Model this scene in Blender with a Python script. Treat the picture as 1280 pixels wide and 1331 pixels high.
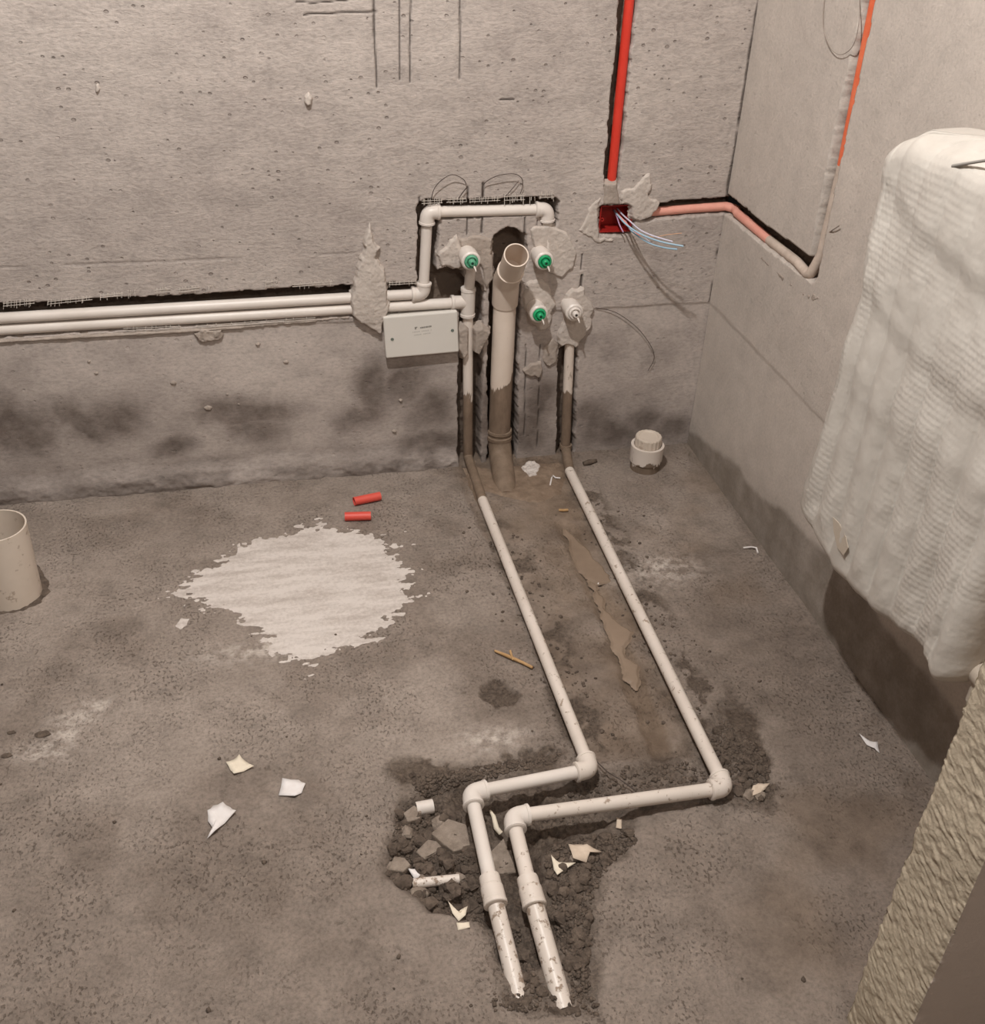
import bpy, bmesh, math, random
import numpy as np
from mathutils import Vector, Matrix
random.seed(7)
RNG = np.random.default_rng(7)
SC = bpy.context.scene
for o in list(bpy.data.objects):
    bpy.data.objects.remove(o)

# ------------------------------------------------------------------ camera
# world: back wall is the plane y=0, right wall x=0, floor z=0 (metres)
CP = np.array([-1.0754, -2.2318, 1.3920]); PAN, TILT, ROLL, FPX = 0.2544, 0.5904, 0.0516, 1446.72
_f = np.array([math.sin(PAN)*math.cos(TILT), math.cos(PAN)*math.cos(TILT), -math.sin(TILT)])
_r = np.array([math.cos(PAN), -math.sin(PAN), 0.0]); _u = np.cross(_r, _f)
CR = math.cos(ROLL)*_r + math.sin(ROLL)*_u
CU = -math.sin(ROLL)*_r + math.cos(ROLL)*_u
cam = bpy.data.cameras.new('camera'); camo = bpy.data.objects.new('camera', cam)
SC.collection.objects.link(camo); SC.camera = camo
cam.sensor_fit = 'HORIZONTAL'; cam.sensor_width = 36.0; cam.lens = FPX/1280*36.0
cam.clip_start = 0.02
M = Matrix.Identity(4)
for i in range(3):
    M[i][0] = CR[i]; M[i][1] = CU[i]; M[i][2] = -_f[i]; M[i][3] = CP[i]
camo.matrix_world = M

# ------------------------------------------------------------------ light
SC.view_settings.view_transform = 'Standard'; SC.view_settings.look = 'None'
SC.view_settings.exposure = 0.0; SC.view_settings.gamma = 1.0
SC.view_settings.use_curve_mapping = False
W_ = bpy.data.worlds.new('world'); SC.world = W_; W_.use_nodes = True
W_.node_tree.nodes['Background'].inputs[0].default_value = (1.0, 0.9, 0.8, 1)
W_.node_tree.nodes['Background'].inputs[1].default_value = 0.004
L = bpy.data.lights.new('ceiling_bulb', 'POINT'); L.energy = 144; L.color = (1.0, 0.995, 0.975)
L.shadow_soft_size = 0.03
Lo = bpy.data.objects.new('ceiling_bulb', L); SC.collection.objects.link(Lo); Lo.location = (-1.1, -1.22, 2.40)

L2 = bpy.data.lights.new('corridor_bulb', 'POINT'); L2.energy = 42; L2.color = (1.0, 0.99, 0.95); L2.shadow_soft_size = 0.06
L2o = bpy.data.objects.new('corridor_bulb', L2); SC.collection.objects.link(L2o); L2o.location = (-0.85, -3.05, 2.35)

# ------------------------------------------------------------------ pixel helpers (photo frame 1280x1331)
def ray(x, y): return _f + CR*((x-640)/FPX) - CU*((y-665.5)/FPX)
def hit(x, y, ax, v):
    d = ray(x, y); t = (v-CP[ax])/d[ax]; return CP + t*d
def BW(x, y, d=0.0): return hit(x, y, 1, d)        # on/parallel to the back wall (d = world y)
def FL(x, y, h=0.0): return hit(x, y, 2, h)        # on/above the floor
def RW(x, y, d=0.0): return hit(x, y, 0, d)        # on/parallel to the right wall
def bw2(pts): return np.array([BW(*p)[[0, 2]] for p in pts])
def fl2(pts, h=0.0): return np.array([FL(p[0], p[1], h)[[0, 1]] for p in pts])
def rw2(pts): return np.array([RW(*p)[[1, 2]] for p in pts])

# ------------------------------------------------------------------ numeric noise / shapes
def _hash(i, j, s):
    h = (i.astype(np.int64)*374761393 + j.astype(np.int64)*668265263 + s*974634217) & 0x7fffffff
    h = ((h ^ (h >> 13))*1274126177) & 0x7fffffff
    return ((h ^ (h >> 16)) & 0xffff)/65535.0
def vnoise(x, y, s=0):
    xi = np.floor(x); yi = np.floor(y); fx = x-xi; fy = y-yi
    fx = fx*fx*(3-2*fx); fy = fy*fy*(3-2*fy)
    a = _hash(xi, yi, s); b = _hash(xi+1, yi, s); c = _hash(xi, yi+1, s); d = _hash(xi+1, yi+1, s)
    return (a+(b-a)*fx)*(1-fy) + (c+(d-c)*fx)*fy
def fbm(x, y, s=0, o=4):
    v = 0; a = 0.5; t = 0
    for k in range(o):
        v = v + a*vnoise(x*2**k+17.3*k, y*2**k-9.1*k, s+k*31); t += a; a *= 0.5
    return v/t*2-1                                     # about -1..1
def sst(e0, e1, x):
    t = np.clip((x-e0)/(e1-e0), 0, 1); return t*t*(3-2*t)
def segd(X, Y, a, b):
    dx, dy = b[0]-a[0], b[1]-a[1]; t = np.clip(((X-a[0])*dx+(Y-a[1])*dy)/(dx*dx+dy*dy+1e-12), 0, 1)
    return np.hypot(X-a[0]-t*dx, Y-a[1]-t*dy)
def polyd(X, Y, P):
    """signed distance to polygon, positive inside"""
    P = np.asarray(P); n = len(P); d = np.full(np.shape(X), 1e9); ins = np.zeros(np.shape(X), bool)
    for i in range(n):
        a = P[i]; b = P[(i+1) % n]; d = np.minimum(d, segd(X, Y, a, b))
        c = ((a[1] > Y) != (b[1] > Y)) & (X < (b[0]-a[0])*(Y-a[1])/((b[1]-a[1])+1e-12)+a[0])
        ins ^= c
    return np.where(ins, d, -d)
def polyline(X, Y, P):
    d = np.full(np.shape(X), 1e9)
    for i in range(len(P)-1): d = np.minimum(d, segd(X, Y, P[i], P[i+1]))
    return d
def blob(X, Y, c, rx, ry): return np.exp(-(((X-c[0])/rx)**2 + ((Y-c[1])/ry)**2))

# ------------------------------------------------------------------ materials
def lin(r, g, b):
    f = lambda c: (c/255/12.92) if c/255 <= .04045 else ((c/255+.055)/1.055)**2.4
    return (f(r), f(g), f(b), 1)
class NT:
    def __init__(s, name):
        s.m = bpy.data.materials.new(name); s.m.use_nodes = True; s.t = s.m.node_tree
        s.b = s.t.nodes['Principled BSDF']
    def n(s, ty, **kw):
        q = s.t.nodes.new(ty)
        for k, v in kw.items(): setattr(q, k, v)
        return q
    def l(s, a, b): s.t.links.new(a, b)
    def pos(s, scale=(1, 1, 1)):
        g = s.n('ShaderNodeNewGeometry'); m = s.n('ShaderNodeMapping'); m.inputs['Scale'].default_value = scale
        s.l(g.outputs['Position'], m.inputs['Vector']); return m.outputs[0]
    def noise(s, sc, det=4, rough=.6, vec=None, dist=0):
        q = s.n('ShaderNodeTexNoise'); q.inputs['Scale'].default_value = sc; q.inputs['Detail'].default_value = det
        q.inputs['Roughness'].default_value = rough; q.inputs['Distortion'].default_value = dist
        s.l(vec if vec is not None else s.pos(), q.inputs['Vector']); return q.outputs['Fac']
    def ramp(s, fac, stops):
        q = s.n('ShaderNodeValToRGB'); e = q.color_ramp.elements
        while len(e) < len(stops): e.new(0.5)
        for i, (p, c) in enumerate(stops):
            e[i].position = p; e[i].color = c if not isinstance(c, (int, float)) else (c, c, c, 1)
        s.l(fac, q.inputs[0]); return q.outputs[0]
    def mix(s, fac, a, b, bt='MIX'):
        q = s.n('ShaderNodeMix', data_type='RGBA', blend_type=bt)
        for i, v in ((0, fac), (6, a), (7, b)):
            if hasattr(v, 'links'): s.l(v, q.inputs[i])
            elif i == 0: q.inputs[0].default_value = v
            else: q.inputs[i].default_value = v
        return q.outputs[2]
    def math(s, op, a, b=0.0, clamp=False):
        q = s.n('ShaderNodeMath', operation=op, use_clamp=clamp)
        for i, v in enumerate((a, b)):
            if hasattr(v, 'links'): s.l(v, q.inputs[i])
            else: q.inputs[i].default_value = v
        return q.outputs[0]
    def attr(s, nm):
        q = s.n('ShaderNodeAttribute'); q.attribute_name = nm
        p = s.n('ShaderNodeSeparateColor'); s.l(q.outputs['Color'], p.inputs[0])
        return p.outputs[0], p.outputs[1], p.outputs[2], q.outputs['Alpha']
    def bump(s, h, st=.5, dist=.002, prev=None):
        q = s.n('ShaderNodeBump'); q.inputs['Strength'].default_value = st; q.inputs['Distance'].default_value = dist
        s.l(h, q.inputs['Height'])
        if prev is not None: s.l(prev, q.inputs['Normal'])
        return q.outputs[0]
    def out(s, col=None, rough=None, nor=None):
        for v, k in ((col, 'Base Color'), (rough, 'Roughness'), (nor, 'Normal')):
            if v is None: continue
            if hasattr(v, 'links'): s.l(v, s.b.inputs[k])
            else: s.b.inputs[k].default_value = v
        s.b.inputs['Specular IOR Level'].default_value = .3
        return s.m

def mat_wall(name, ca, cb, wetc, stretch=(1, 1, 1), pits=1.0, g=1.0):
    t = NT(name); wet_shade, raw, cut, smooth = t.attr('mask')
    v = t.pos(); vs = t.pos(stretch)
    big = t.noise(2.6, 5, .6, v); mid = t.noise(22, 6, .65, vs); fine = t.noise(170, 5, .7, vs)
    col = t.mix(t.ramp(big, [(.32, 0), (.68, 1)]), ca, cb)
    col = t.mix(1.0, col, t.ramp(mid, [(.3, 1-.18*g), (.5, .99), (.72, 1+.10*g)]), 'MULTIPLY')
    col = t.mix(1.0, col, t.ramp(fine, [(.36, 1-.16*g), (.5, 1.0), (.64, 1+.10*g)]), 'MULTIPLY')
    col = t.mix(raw, col, lin(120, 104, 92))
    # damp stain
    wn = t.noise(14, 6, .65, v)
    wf = t.math('MULTIPLY', wet_shade, t.ramp(wn, [(.25, .55), (.6, 1.0)]))
    col = t.mix(wf, col, t.mix(1.0, col, wetc, 'MULTIPLY'))
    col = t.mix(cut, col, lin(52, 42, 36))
    # pits + trowel texture
    vo = t.n('ShaderNodeTexVoronoi'); vo.inputs['Scale'].default_value = 75; t.l(t.pos((.8, 1, 1)), vo.inputs['Vector'])
    rc = t.n('ShaderNodeSeparateColor'); t.l(vo.outputs['Color'], rc.inputs[0])
    pr = t.math('SUBTRACT', t.math('MULTIPLY', rc.outputs[0], .50), .20)
    ph = t.math('MULTIPLY', t.math('SUBTRACT', t.math('ADD', pr, t.math('MULTIPLY', t.math('SUBTRACT', fine, .5), .25)), vo.outputs['Distance']), 14.0, True)
    pm = t.noise(7, 4, .6, v)
    ph = t.math('MULTIPLY', ph, t.ramp(pm, [(.40, 0), (.54, 1)]))
    inv = t.math('SUBTRACT', 1.0, smooth, True)
    ph = t.math('MULTIPLY', ph, t.math('MULTIPLY', inv, pits, True))
    col = t.mix(t.math('MULTIPLY', ph, .45), col, lin(96, 84, 76))  # shade inside the pits put into the colour, on top of the bump
    h = t.math('ADD', t.math('MULTIPLY', fine, .75), t.math('MULTIPLY', mid, .35))
    h = t.math('MULTIPLY', h, t.math('ADD', t.math('MULTIPLY', inv, .8), .2))
    h = t.math('SUBTRACT', h, t.math('MULTIPLY', ph, 1.1*pits))
    ro = t.math('SUBTRACT', .88, t.math('MULTIPLY', wf, .25))
    return t.out(col, ro, t.bump(h, .45+.3*g, .004))

M_BACK = mat_wall('back_wall_cement', lin(172, 160, 153), lin(192, 180, 172), (.34, .315, .30, 1), (.5, 1, 1.0), 1.3)
M_RIGHT = mat_wall('right_wall_cement', lin(188, 177, 168), lin(200, 188, 178), (.44, .42, .39, 1), (1, 1, 1), .5, .55)

def mat_floor():
    t = NT('floor_screed'); wet_shade, mud, rub, dust = t.attr('mask'); v = t.pos()
    big = t.noise(3.2, 6, .62, v); mid = t.noise(17, 6, .65, v); fine = t.noise(150, 5, .72, v)
    col = t.mix(t.ramp(big, [(.3, 0), (.7, 1)]), lin(132, 119, 109), lin(160, 147, 137))
    col = t.mix(1.0, col, t.ramp(mid, [(.28, .76), (.5, .98), (.72, 1.12)]), 'MULTIPLY')
    col = t.mix(1.0, col, t.ramp(fine, [(.36, .78), (.5, 1.0), (.64, 1.14)]), 'MULTIPLY')
    sp = t.math('MULTIPLY', t.ramp(t.noise(210, 3, .55, t.pos((1, .7, 1))), [(.57, 0), (.65, 1)]), t.ramp(t.noise(6, 5, .65, v), [(.42, 0), (.58, 1)]))
    col = t.mix(t.math('MULTIPLY', sp, .55), col, lin(80, 67, 56))
    col = t.mix(mud, col, t.mix(t.ramp(mid, [(.3, 0), (.7, 1)]), lin(104, 88, 74), lin(144, 126, 110)))
    col = t.mix(rub, col, t.mix(t.ramp(fine, [(.35, 0), (.7, 1)]), lin(70, 59, 51), lin(118, 104, 92)))
    wf = t.math('MULTIPLY', wet_shade, t.ramp(t.noise(16, 6, .7, v), [(.25, .5), (.6, 1.0)]))
    col = t.mix(wf, col, t.mix(1.0, col, (.58, .54, .51, 1), 'MULTIPLY'))  # damp tint, which also carries the painted light falloff of the near floor
    dn = t.math('MULTIPLY', dust, t.ramp(t.noise(45, 6, .7, v), [(.42, 0), (.62, 1)]))
    col = t.mix(dn, col, lin(206, 194, 184))
    h = t.math('ADD', t.math('MULTIPLY', fine, .7), t.math('MULTIPLY', mid, 1.0))
    h = t.math('SUBTRACT', h, t.math('MULTIPLY', sp, .7))
    return t.out(col, t.math('SUBTRACT', .85, t.math('MULTIPLY', wf, .2)), t.bump(h, .7, .004))
M_FLOOR = mat_floor()

def mat_simple(name, a, b=None, rough=.6, sc=30, bst=.3, bd=.002, bsc=None, spec=.4, metal=0):
    t = NT(name); n = t.noise(sc, 5, .65)
    c = t.mix(t.ramp(n, [(.3, 0), (.7, 1)]), a, b or a)
    m = t.out(c, rough, t.bump(t.noise(bsc or sc*3, 5, .7), bst, bd)); t.b.inputs['Specular IOR Level'].default_value = spec
    t.b.inputs['Metallic'].default_value = metal
    return m
M_MORTAR = mat_simple('pale_mortar', lin(186, 174, 165), lin(204, 192, 182), .9, 26, .6, .003, 160)
M_MORTARD = mat_simple('grey_mortar', lin(150, 137, 127), lin(180, 166, 155), .9, 26, .6, .003, 120)
M_MUDPATCH = mat_simple('brown_mud', lin(112, 93, 77), lin(146, 126, 108), .7, 30, .6, .003, 120)
M_WATER = mat_simple('muddy_water_film', lin(128, 110, 94), lin(146, 127, 110), .16, 8, .15, .001, 40, .5)
M_CLOD = mat_simple('dark_clod', lin(72, 61, 53), lin(118, 103, 91), .95, 60, .8, .003, 260)
M_CLODL = mat_simple('pale_clod', lin(126, 112, 100), lin(164, 149, 136), .95, 60, .8, .003, 260)
def mat_powder():
    t = NT('white_lime_powder'); v = t.pos(); st = t.noise(30, 5, .65, t.pos((.25, 1.2, 1))); n = t.noise(130, 5, .7, v)
    f = t.math('ADD', t.math('MULTIPLY', st, .6), t.math('MULTIPLY', n, .4))
    c = t.mix(t.ramp(f, [(.38, 0), (.56, 1)]), lin(184, 172, 164), lin(214, 204, 197))
    return t.out(c, .95, t.bump(n, .5, .003))
M_POWDER = mat_powder()
M_BOX = mat_simple('box_lid_plastic', lin(214, 208, 200), lin(222, 216, 208), .45, 4, .05)
M_INK = mat_simple('grey_ink', lin(140, 136, 130), None, .6)
M_SCREW = mat_simple('screw_head', lin(120, 128, 120), None, .5, metal=.3)
M_GREEN = mat_simple('green_plastic', lin(28, 150, 96), lin(40, 168, 110), .4, 10, .05)
M_GREENF = mat_simple('dusty_green_plastic', lin(120, 176, 148), lin(60, 150, 110), .6, 90, .2)
M_HOLE_SHADE = mat_simple('plug_hole_shade', lin(20, 50, 36), None, .6)  # dark green stands for the shade inside a plug hole
M_HOLEW_SHADE = mat_simple('white_plug_hole_shade', lin(60, 54, 48), None, .6)  # dark grey stands for the shade inside the white plug
M_RED = mat_simple('red_conduit', lin(206, 56, 42), lin(216, 68, 52), .4, 12, .05)
M_REDOFF = mat_simple('red_conduit_offcut', lin(216, 78, 66), lin(222, 92, 78), .45, 12, .05)
M_PINK = mat_simple('dusty_pink_conduit', lin(222, 150, 134), lin(232, 170, 152), .6, 30, .1)
M_ORANGE = mat_simple('orange_conduit', lin(216, 98, 62), lin(222, 118, 82), .5, 30, .1)
M_DUSTC = mat_simple('cement_dusted_conduit', lin(178, 160, 146), lin(208, 190, 176), .8, 30, .2)
M_REDBOX = mat_simple('red_back_box', lin(154, 34, 30), lin(166, 42, 36), .4, 12, .05)
M_WBLUE = mat_simple('blue_wire', lin(150, 184, 206), lin(172, 200, 216), .4)
M_WPALE = mat_simple('pale_wire', lin(206, 200, 214), None, .4)
M_WPINK = mat_simple('pink_wire', lin(236, 150, 140), None, .4)
M_WLILAC = mat_simple('lilac_wire', lin(178, 140, 170), None, .4)
M_COPPER = mat_simple('copper_strand', lin(226, 170, 130), None, .4)
M_WDARK = mat_simple('dark_binding_wire', lin(74, 62, 56), None, .6)
M_WGREY = mat_simple('grey_thin_wire', lin(150, 138, 128), None, .6)
M_STRAND = mat_simple('glass_mesh_strand', lin(206, 196, 186), None, .7)
M_PAPER = mat_simple('white_paper', lin(232, 226, 224), lin(222, 214, 210), .8, 60, .1)
M_CREAM = mat_simple('cream_paper', lin(232, 220, 200), lin(222, 208, 188), .8, 60, .1)
M_TAN = mat_simple('tan_paper', lin(196, 176, 156), lin(214, 196, 178), .8, 60, .2)
M_STICK = mat_simple('dry_stick', lin(170, 132, 88), lin(196, 160, 116), .8, 60, .3)
M_TIE = mat_simple('grey_tie', lin(150, 144, 138), None, .6)
M_VALVE = mat_simple('dusty_valve', lin(190, 176, 160), lin(170, 156, 142), .6, 40, .3)

def mat_pvc(name, base, dirt=.0, zsplit=None, zw=.05, mudc=(112, 94, 79), sc=55):
    t = NT(name); v = t.pos(); n = t.noise(sc, 5, .65, t.pos((1, 1, .35)) if zsplit is not None else v)
    col = t.mix(t.ramp(t.noise(9, 4, .6, v), [(.3, 0), (.7, 1)]), lin(*base), lin(base[0]-12, base[1]-13, base[2]-14))
    mk = t.ramp(n, [(.66-dirt, 0), (.72-dirt, 1)])
    if zsplit is not None:
        g = t.n('ShaderNodeSeparateXYZ'); t.l(v, g.inputs[0])
        big = t.noise(16, 3, .6, t.pos((2.2, 2.2, .5)))
        q = t.math('SUBTRACT', zsplit, g.outputs[2]); q = t.math('DIVIDE', q, zw)
        q = t.math('ADD', q, t.math('MULTIPLY', t.math('SUBTRACT', big, .5), 5.0))
        mk = t.math('MAXIMUM', t.math('MULTIPLY', mk, .6), t.math('MULTIPLY', q, 6.0, True))
    mud = t.mix(t.ramp(n, [(.3, 0), (.7, 1)]), lin(*mudc), lin(mudc[0]+26, mudc[1]+24, mudc[2]+22))
    col = t.mix(mk, col, mud)
    m = t.out(col, t.math('ADD', .38, t.math('MULTIPLY', mk, .4)), t.bump(n, .12, .001)); t.b.inputs['Specular IOR Level'].default_value = .4
    return m
M_PVC = mat_pvc('white_ppr_pipe', (226, 216, 208), -.1)
M_PVCF = mat_pvc('speckled_ppr_pipe', (224, 212, 202), .06, mudc=(140, 122, 108), sc=70)
M_PVCE = mat_pvc('muddied_pipe_end', (222, 210, 200), .11, mudc=(130, 112, 98), sc=80)
M_PVCD = mat_pvc('pvc_drain_pipe', (226, 210, 196), -.02, BW(650, 500)[2], .05)
M_PVCR = mat_pvc('muddied_riser_pipe', (230, 218, 208), .0, BW(610, 508)[2], .04)
M_PVCR2 = mat_pvc('muddied_riser_pipe_b', (226, 212, 200), .06, BW(737, 508)[2], .03)
M_PVCS = mat_pvc('dusty_pvc_stub', (214, 200, 186), .06, mudc=(150, 134, 120), sc=40)
M_PVCC = mat_pvc('capped_stub_pvc', (222, 210, 200), .05, FL(838, 590, 0)[2]+.028, .02, mudc=(104, 88, 74))
M_MUDPIPE = mat_simple('mud_coated_pipe', lin(112, 94, 78), lin(138, 119, 102), .75, 40, .4, .002, 120)

def mat_wrap():
    t = NT('bubble_wrap'); n = t.noise(14, 4, .6)
    c = t.mix(t.ramp(n, [(.3, 0), (.7, 1)]), lin(194, 186, 177), lin(210, 203, 194))
    b = t.bump(t.noise(120, 4, .6), .25, .002)
    m = t.out(c, .34, b); t.b.inputs['Specular IOR Level'].default_value = .5
    t.b.inputs['Coat Weight'].default_value = .25; t.b.inputs['Coat Roughness'].default_value = .2
    return m
M_WRAP = mat_wrap()
def mat_jamb():
    t = NT('raw_sand_render'); wet_shade, raw, cut, smooth = t.attr('mask'); v = t.pos()
    big = t.noise(7, 5, .6, v); fine = t.noise(230, 4, .7, v)
    c = t.mix(t.ramp(big, [(.3, 0), (.7, 1)]), lin(180, 165, 145), lin(196, 181, 159))
    c = t.mix(1.0, c, t.ramp(fine, [(.25, .8), (.75, 1.1)]), 'MULTIPLY')
    c = t.mix(smooth, c, lin(182, 166, 154))
    return t.out(c, .9, t.bump(fine, .6, .002))
M_JAMB = mat_jamb()
M_PLAIN = mat_simple('plain_cement_shell', lin(88, 82, 77), lin(100, 94, 88), .9, 4, .3, .003, 60)

# ------------------------------------------------------------------ mesh helpers
COL = SC.collection
def raw_mesh(name, V, F, mat, smooth=True):
    me = bpy.data.meshes.new(name); me.from_pydata([tuple(map(float, v)) for v in V], [], F)
    me.materials.append(mat)
    me.polygons.foreach_set('use_smooth', np.full(len(me.polygons), smooth)); me.update()
    return me
def fix_normals(me):
    bm = bmesh.new(); bm.from_mesh(me); bmesh.ops.recalc_face_normals(bm, faces=bm.faces); bm.to_mesh(me); bm.free()
def link(name, me, parent=None, loc=(0, 0, 0)):
    o = bpy.data.objects.new(name, me); COL.objects.link(o); o.location = loc
    if parent is not None: o.parent = parent
    return o
def tag(o, label=None, cat=None, group=None, kind=None):
    if label: o['label'] = label
    if cat: o['category'] = cat
    if group: o['group'] = group
    if kind: o['kind'] = kind
    return o
def grid_mesh(name, P, mat, keep=None, mask=None, flip=False):
    nv, nu, _ = P.shape; idx = np.arange(nv*nu).reshape(nv, nu)
    q = np.stack([idx[:-1, :-1], idx[:-1, 1:], idx[1:, 1:], idx[1:, :-1]], -1).reshape(-1, 4)
    if flip: q = q[:, ::-1]
    co = P.reshape(-1, 3); mk = None if mask is None else mask.reshape(-1, 4)
    if keep is not None:
        q = q[keep.reshape(-1)]; used = np.zeros(len(co), bool); used[q.ravel()] = True
        new = np.cumsum(used)-1; q = new[q]; co = co[used]
        if mk is not None: mk = mk[used]
    me = bpy.data.meshes.new(name); n = len(q)
    me.vertices.add(len(co)); me.vertices.foreach_set('co', co.astype(np.float32).ravel())
    me.loops.add(n*4); me.loops.foreach_set('vertex_index', q.astype(np.int32).ravel())
    me.polygons.add(n); me.polygons.foreach_set('loop_start', np.arange(0, n*4, 4, dtype=np.int32))
    me.polygons.foreach_set('loop_total', np.full(n, 4, dtype=np.int32))
    me.update(calc_edges=True); me.polygons.foreach_set('use_smooth', np.ones(n, bool))
    if mk is not None:
        a = me.attributes.new('mask', 'FLOAT_COLOR', 'POINT'); a.data.foreach_set('color', np.clip(mk, 0, 1).astype(np.float32).ravel())
    me.materials.append(mat); me.validate(); return me
def frames(P):
    P = [Vector(p) for p in P]; T = []
    for i in range(len(P)):
        a = P[max(i-1, 0)]; b = P[min(i+1, len(P)-1)]; T.append((b-a).normalized())
    n = T[0].orthogonal().normalized(); N = []
    for i, t in enumerate(T):
        n = (n - t*n.dot(t)).normalized(); N.append((P[i], n, t.cross(n)))
    return N
def tube(P, r, seg=16, caps=(True, True)):
    """tube along points; r scalar or list. Returns V,F"""
    FR = frames(P); rs = r if hasattr(r, '__len__') else [r]*len(P); V = []; F = []
    for (p, n, b), q in zip(FR, rs):
        for k in range(seg):
            a = 2*math.pi*k/seg; V.append(p + n*math.cos(a)*q + b*math.sin(a)*q)
    for i in range(len(P)-1):
        for k in range(seg):
            F.append((i*seg+k, i*seg+(k+1) % seg, (i+1)*seg+(k+1) % seg, (i+1)*seg+k))
    for e, on in ((0, caps[0]), (len(P)-1, caps[1])):
        if on:
            s0 = len(V); V += [V[e*seg+k].copy() for k in range(seg)]
            f = tuple(range(s0, s0+seg)); F.append(f[::-1] if e == 0 else f)
    return V, F
def pipe_hollow(P, r, ri, seg=28):
    """open-ended tube with wall thickness; open at the last point, sharp rim"""
    FR = frames(P); V = []; F = []; n = len(P)
    def ring(fr, q):
        p, a, b = fr; s0 = len(V)
        for k in range(seg):
            t = 2*math.pi*k/seg; V.append(p + a*math.cos(t)*q + b*math.sin(t)*q)
        return s0
    def join(a, b):
        for k in range(seg): F.append((a+k, a+(k+1) % seg, b+(k+1) % seg, b+k))
    R = [ring(f, r) for f in FR]
    for i in range(n-1): join(R[i], R[i+1])
    a = ring(FR[-1], r); b = ring(FR[-1], ri); join(a, b)
    S = [ring(f, ri) for f in FR[::-1]]
    for i in range(n-1): join(S[i], S[i+1])
    F.append(tuple(S[-1]+k for k in range(seg)))
    return V, F
def arc(a, c, b, rad, n=7):
    """a -> corner c -> b with rounded corner"""
    a, c, b = Vector(a), Vector(c), Vector(b); d1 = (a-c).normalized(); d2 = (b-c).normalized()
    ang = d1.angle(d2); t = min(rad/math.tan(ang/2), .98*min((a-c).length, (b-c).length)); out = [a]
    p, q = c+d1*t, c+d2*t
    for i in range(n+1):
        s = i/n; out.append(p*(1-s)**2 + c*2*s*(1-s) + q*s*s)
    return out + [b]
def lathe(o, axis, prof, seg=24):
    """profile [(dist along axis, radius)] swept around the axis, each profile break kept crisp"""
    o = Vector(o); ax = Vector(axis).normalized(); n = ax.orthogonal().normalized(); b = ax.cross(n); V = []; F = []
    def ring(d, r):
        s0 = len(V)
        for k in range(seg):
            t = 2*math.pi*k/seg; V.append(o + ax*d + (n*math.cos(t)+b*math.sin(t))*max(r, 1e-5))
        return s0
    for (d0, r0), (d1, r1) in zip(prof[:-1], prof[1:]):
        a = ring(d0, r0); c = ring(d1, r1)
        for k in range(seg): F.append((a+k, a+(k+1) % seg, c+(k+1) % seg, c+k))
    return V, F
def boxv(c, ex, ey, ez):
    c, ex, ey, ez = Vector(c), Vector(ex), Vector(ey), Vector(ez)
    V = [c + ex*i + ey*j + ez*k for k in (-1, 1) for j in (-1, 1) for i in (-1, 1)]
    return V, [(0, 2, 3, 1), (4, 5, 7, 6), (0, 1, 5, 4), (2, 6, 7, 3), (0, 4, 6, 2), (1, 3, 7, 5)]
def merge(*VF):
    V = []; F = []
    for v, f in VF:
        s = len(V); V += list(v); F += [tuple(i+s for i in q) for q in f]
    return V, F
class Thing:
    def __init__(s, name, label, cat, loc, group=None):
        s.loc = Vector([float(c) for c in loc]); s.o = bpy.data.objects.new(name, None); COL.objects.link(s.o)
        s.o.location = s.loc; s.o.empty_display_size = .05; tag(s.o, label, cat, group)
    def part(s, name, VF, mat, parent=None, smooth=True, label=None, bevel=None):
        V = [Vector(v)-s.loc for v in VF[0]]; me = raw_mesh(name, V, VF[1], mat, smooth); fix_normals(me)
        o = link(name, me, parent or s.o)
        if label: o['label'] = label
        if bevel:
            m = o.modifiers.new('bevel', 'BEVEL'); m.width = bevel; m.segments = 2; m.limit_method = 'ANGLE'
        return o
def single(name, VF, mat, label, cat, group=None, smooth=True, bevel=None):
    A = np.array([tuple(v) for v in VF[0]]); c = np.array([A[:, 0].mean(), A[:, 1].mean(), A[:, 2].min()])
    me = raw_mesh(name, A-c, VF[1], mat, smooth); fix_normals(me); o = link(name, me, None, c)
    if bevel:
        m = o.modifiers.new('bevel', 'BEVEL'); m.width = bevel; m.segments = 2; m.limit_method = 'ANGLE'
    return tag(o, label, cat, group)

# ------------------------------------------------------------------ back wall surface  (height H = metres out of the wall)
CH = []        # chases: (kind, points, halfwidth, depth)
def chase(pts, w, depth): CH.append(('l', bw2(pts), w/2, depth))
chase([(-420, 443), (0, 417.5), (455, 391), (600, 383)], .070, .055)
chase([(554, 384), (556, 274)], .044, .045)
chase([(556, 273), (716, 267)], .036, .045)
chase([(713, 268), (713, 288)], .034, .045)
chase([(613, 380), (609, 606)], .054, .045)
chase([(660, 318), (656, 380), (652, 606)], .070, .065)
chase([(738, 440), (734, 602)], .044, .042)
chase([(834, -190), (794, 240)], .034, .030)
chase([(843, 275), (900, 270), (960, 266)], .036, .032)
CH.append(('p', bw2([(563, 352), (580, 345), (604, 345), (606, 388), (563, 386)]), 0, .05))
CH.append(('p', bw2([(778, 267), (824, 266), (823, 303), (779, 305)]), 0, .052))
CH.append(('p', bw2([(642, 306), (664, 300), (682, 306), (684, 345), (640, 350)]), 0, .065))
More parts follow.
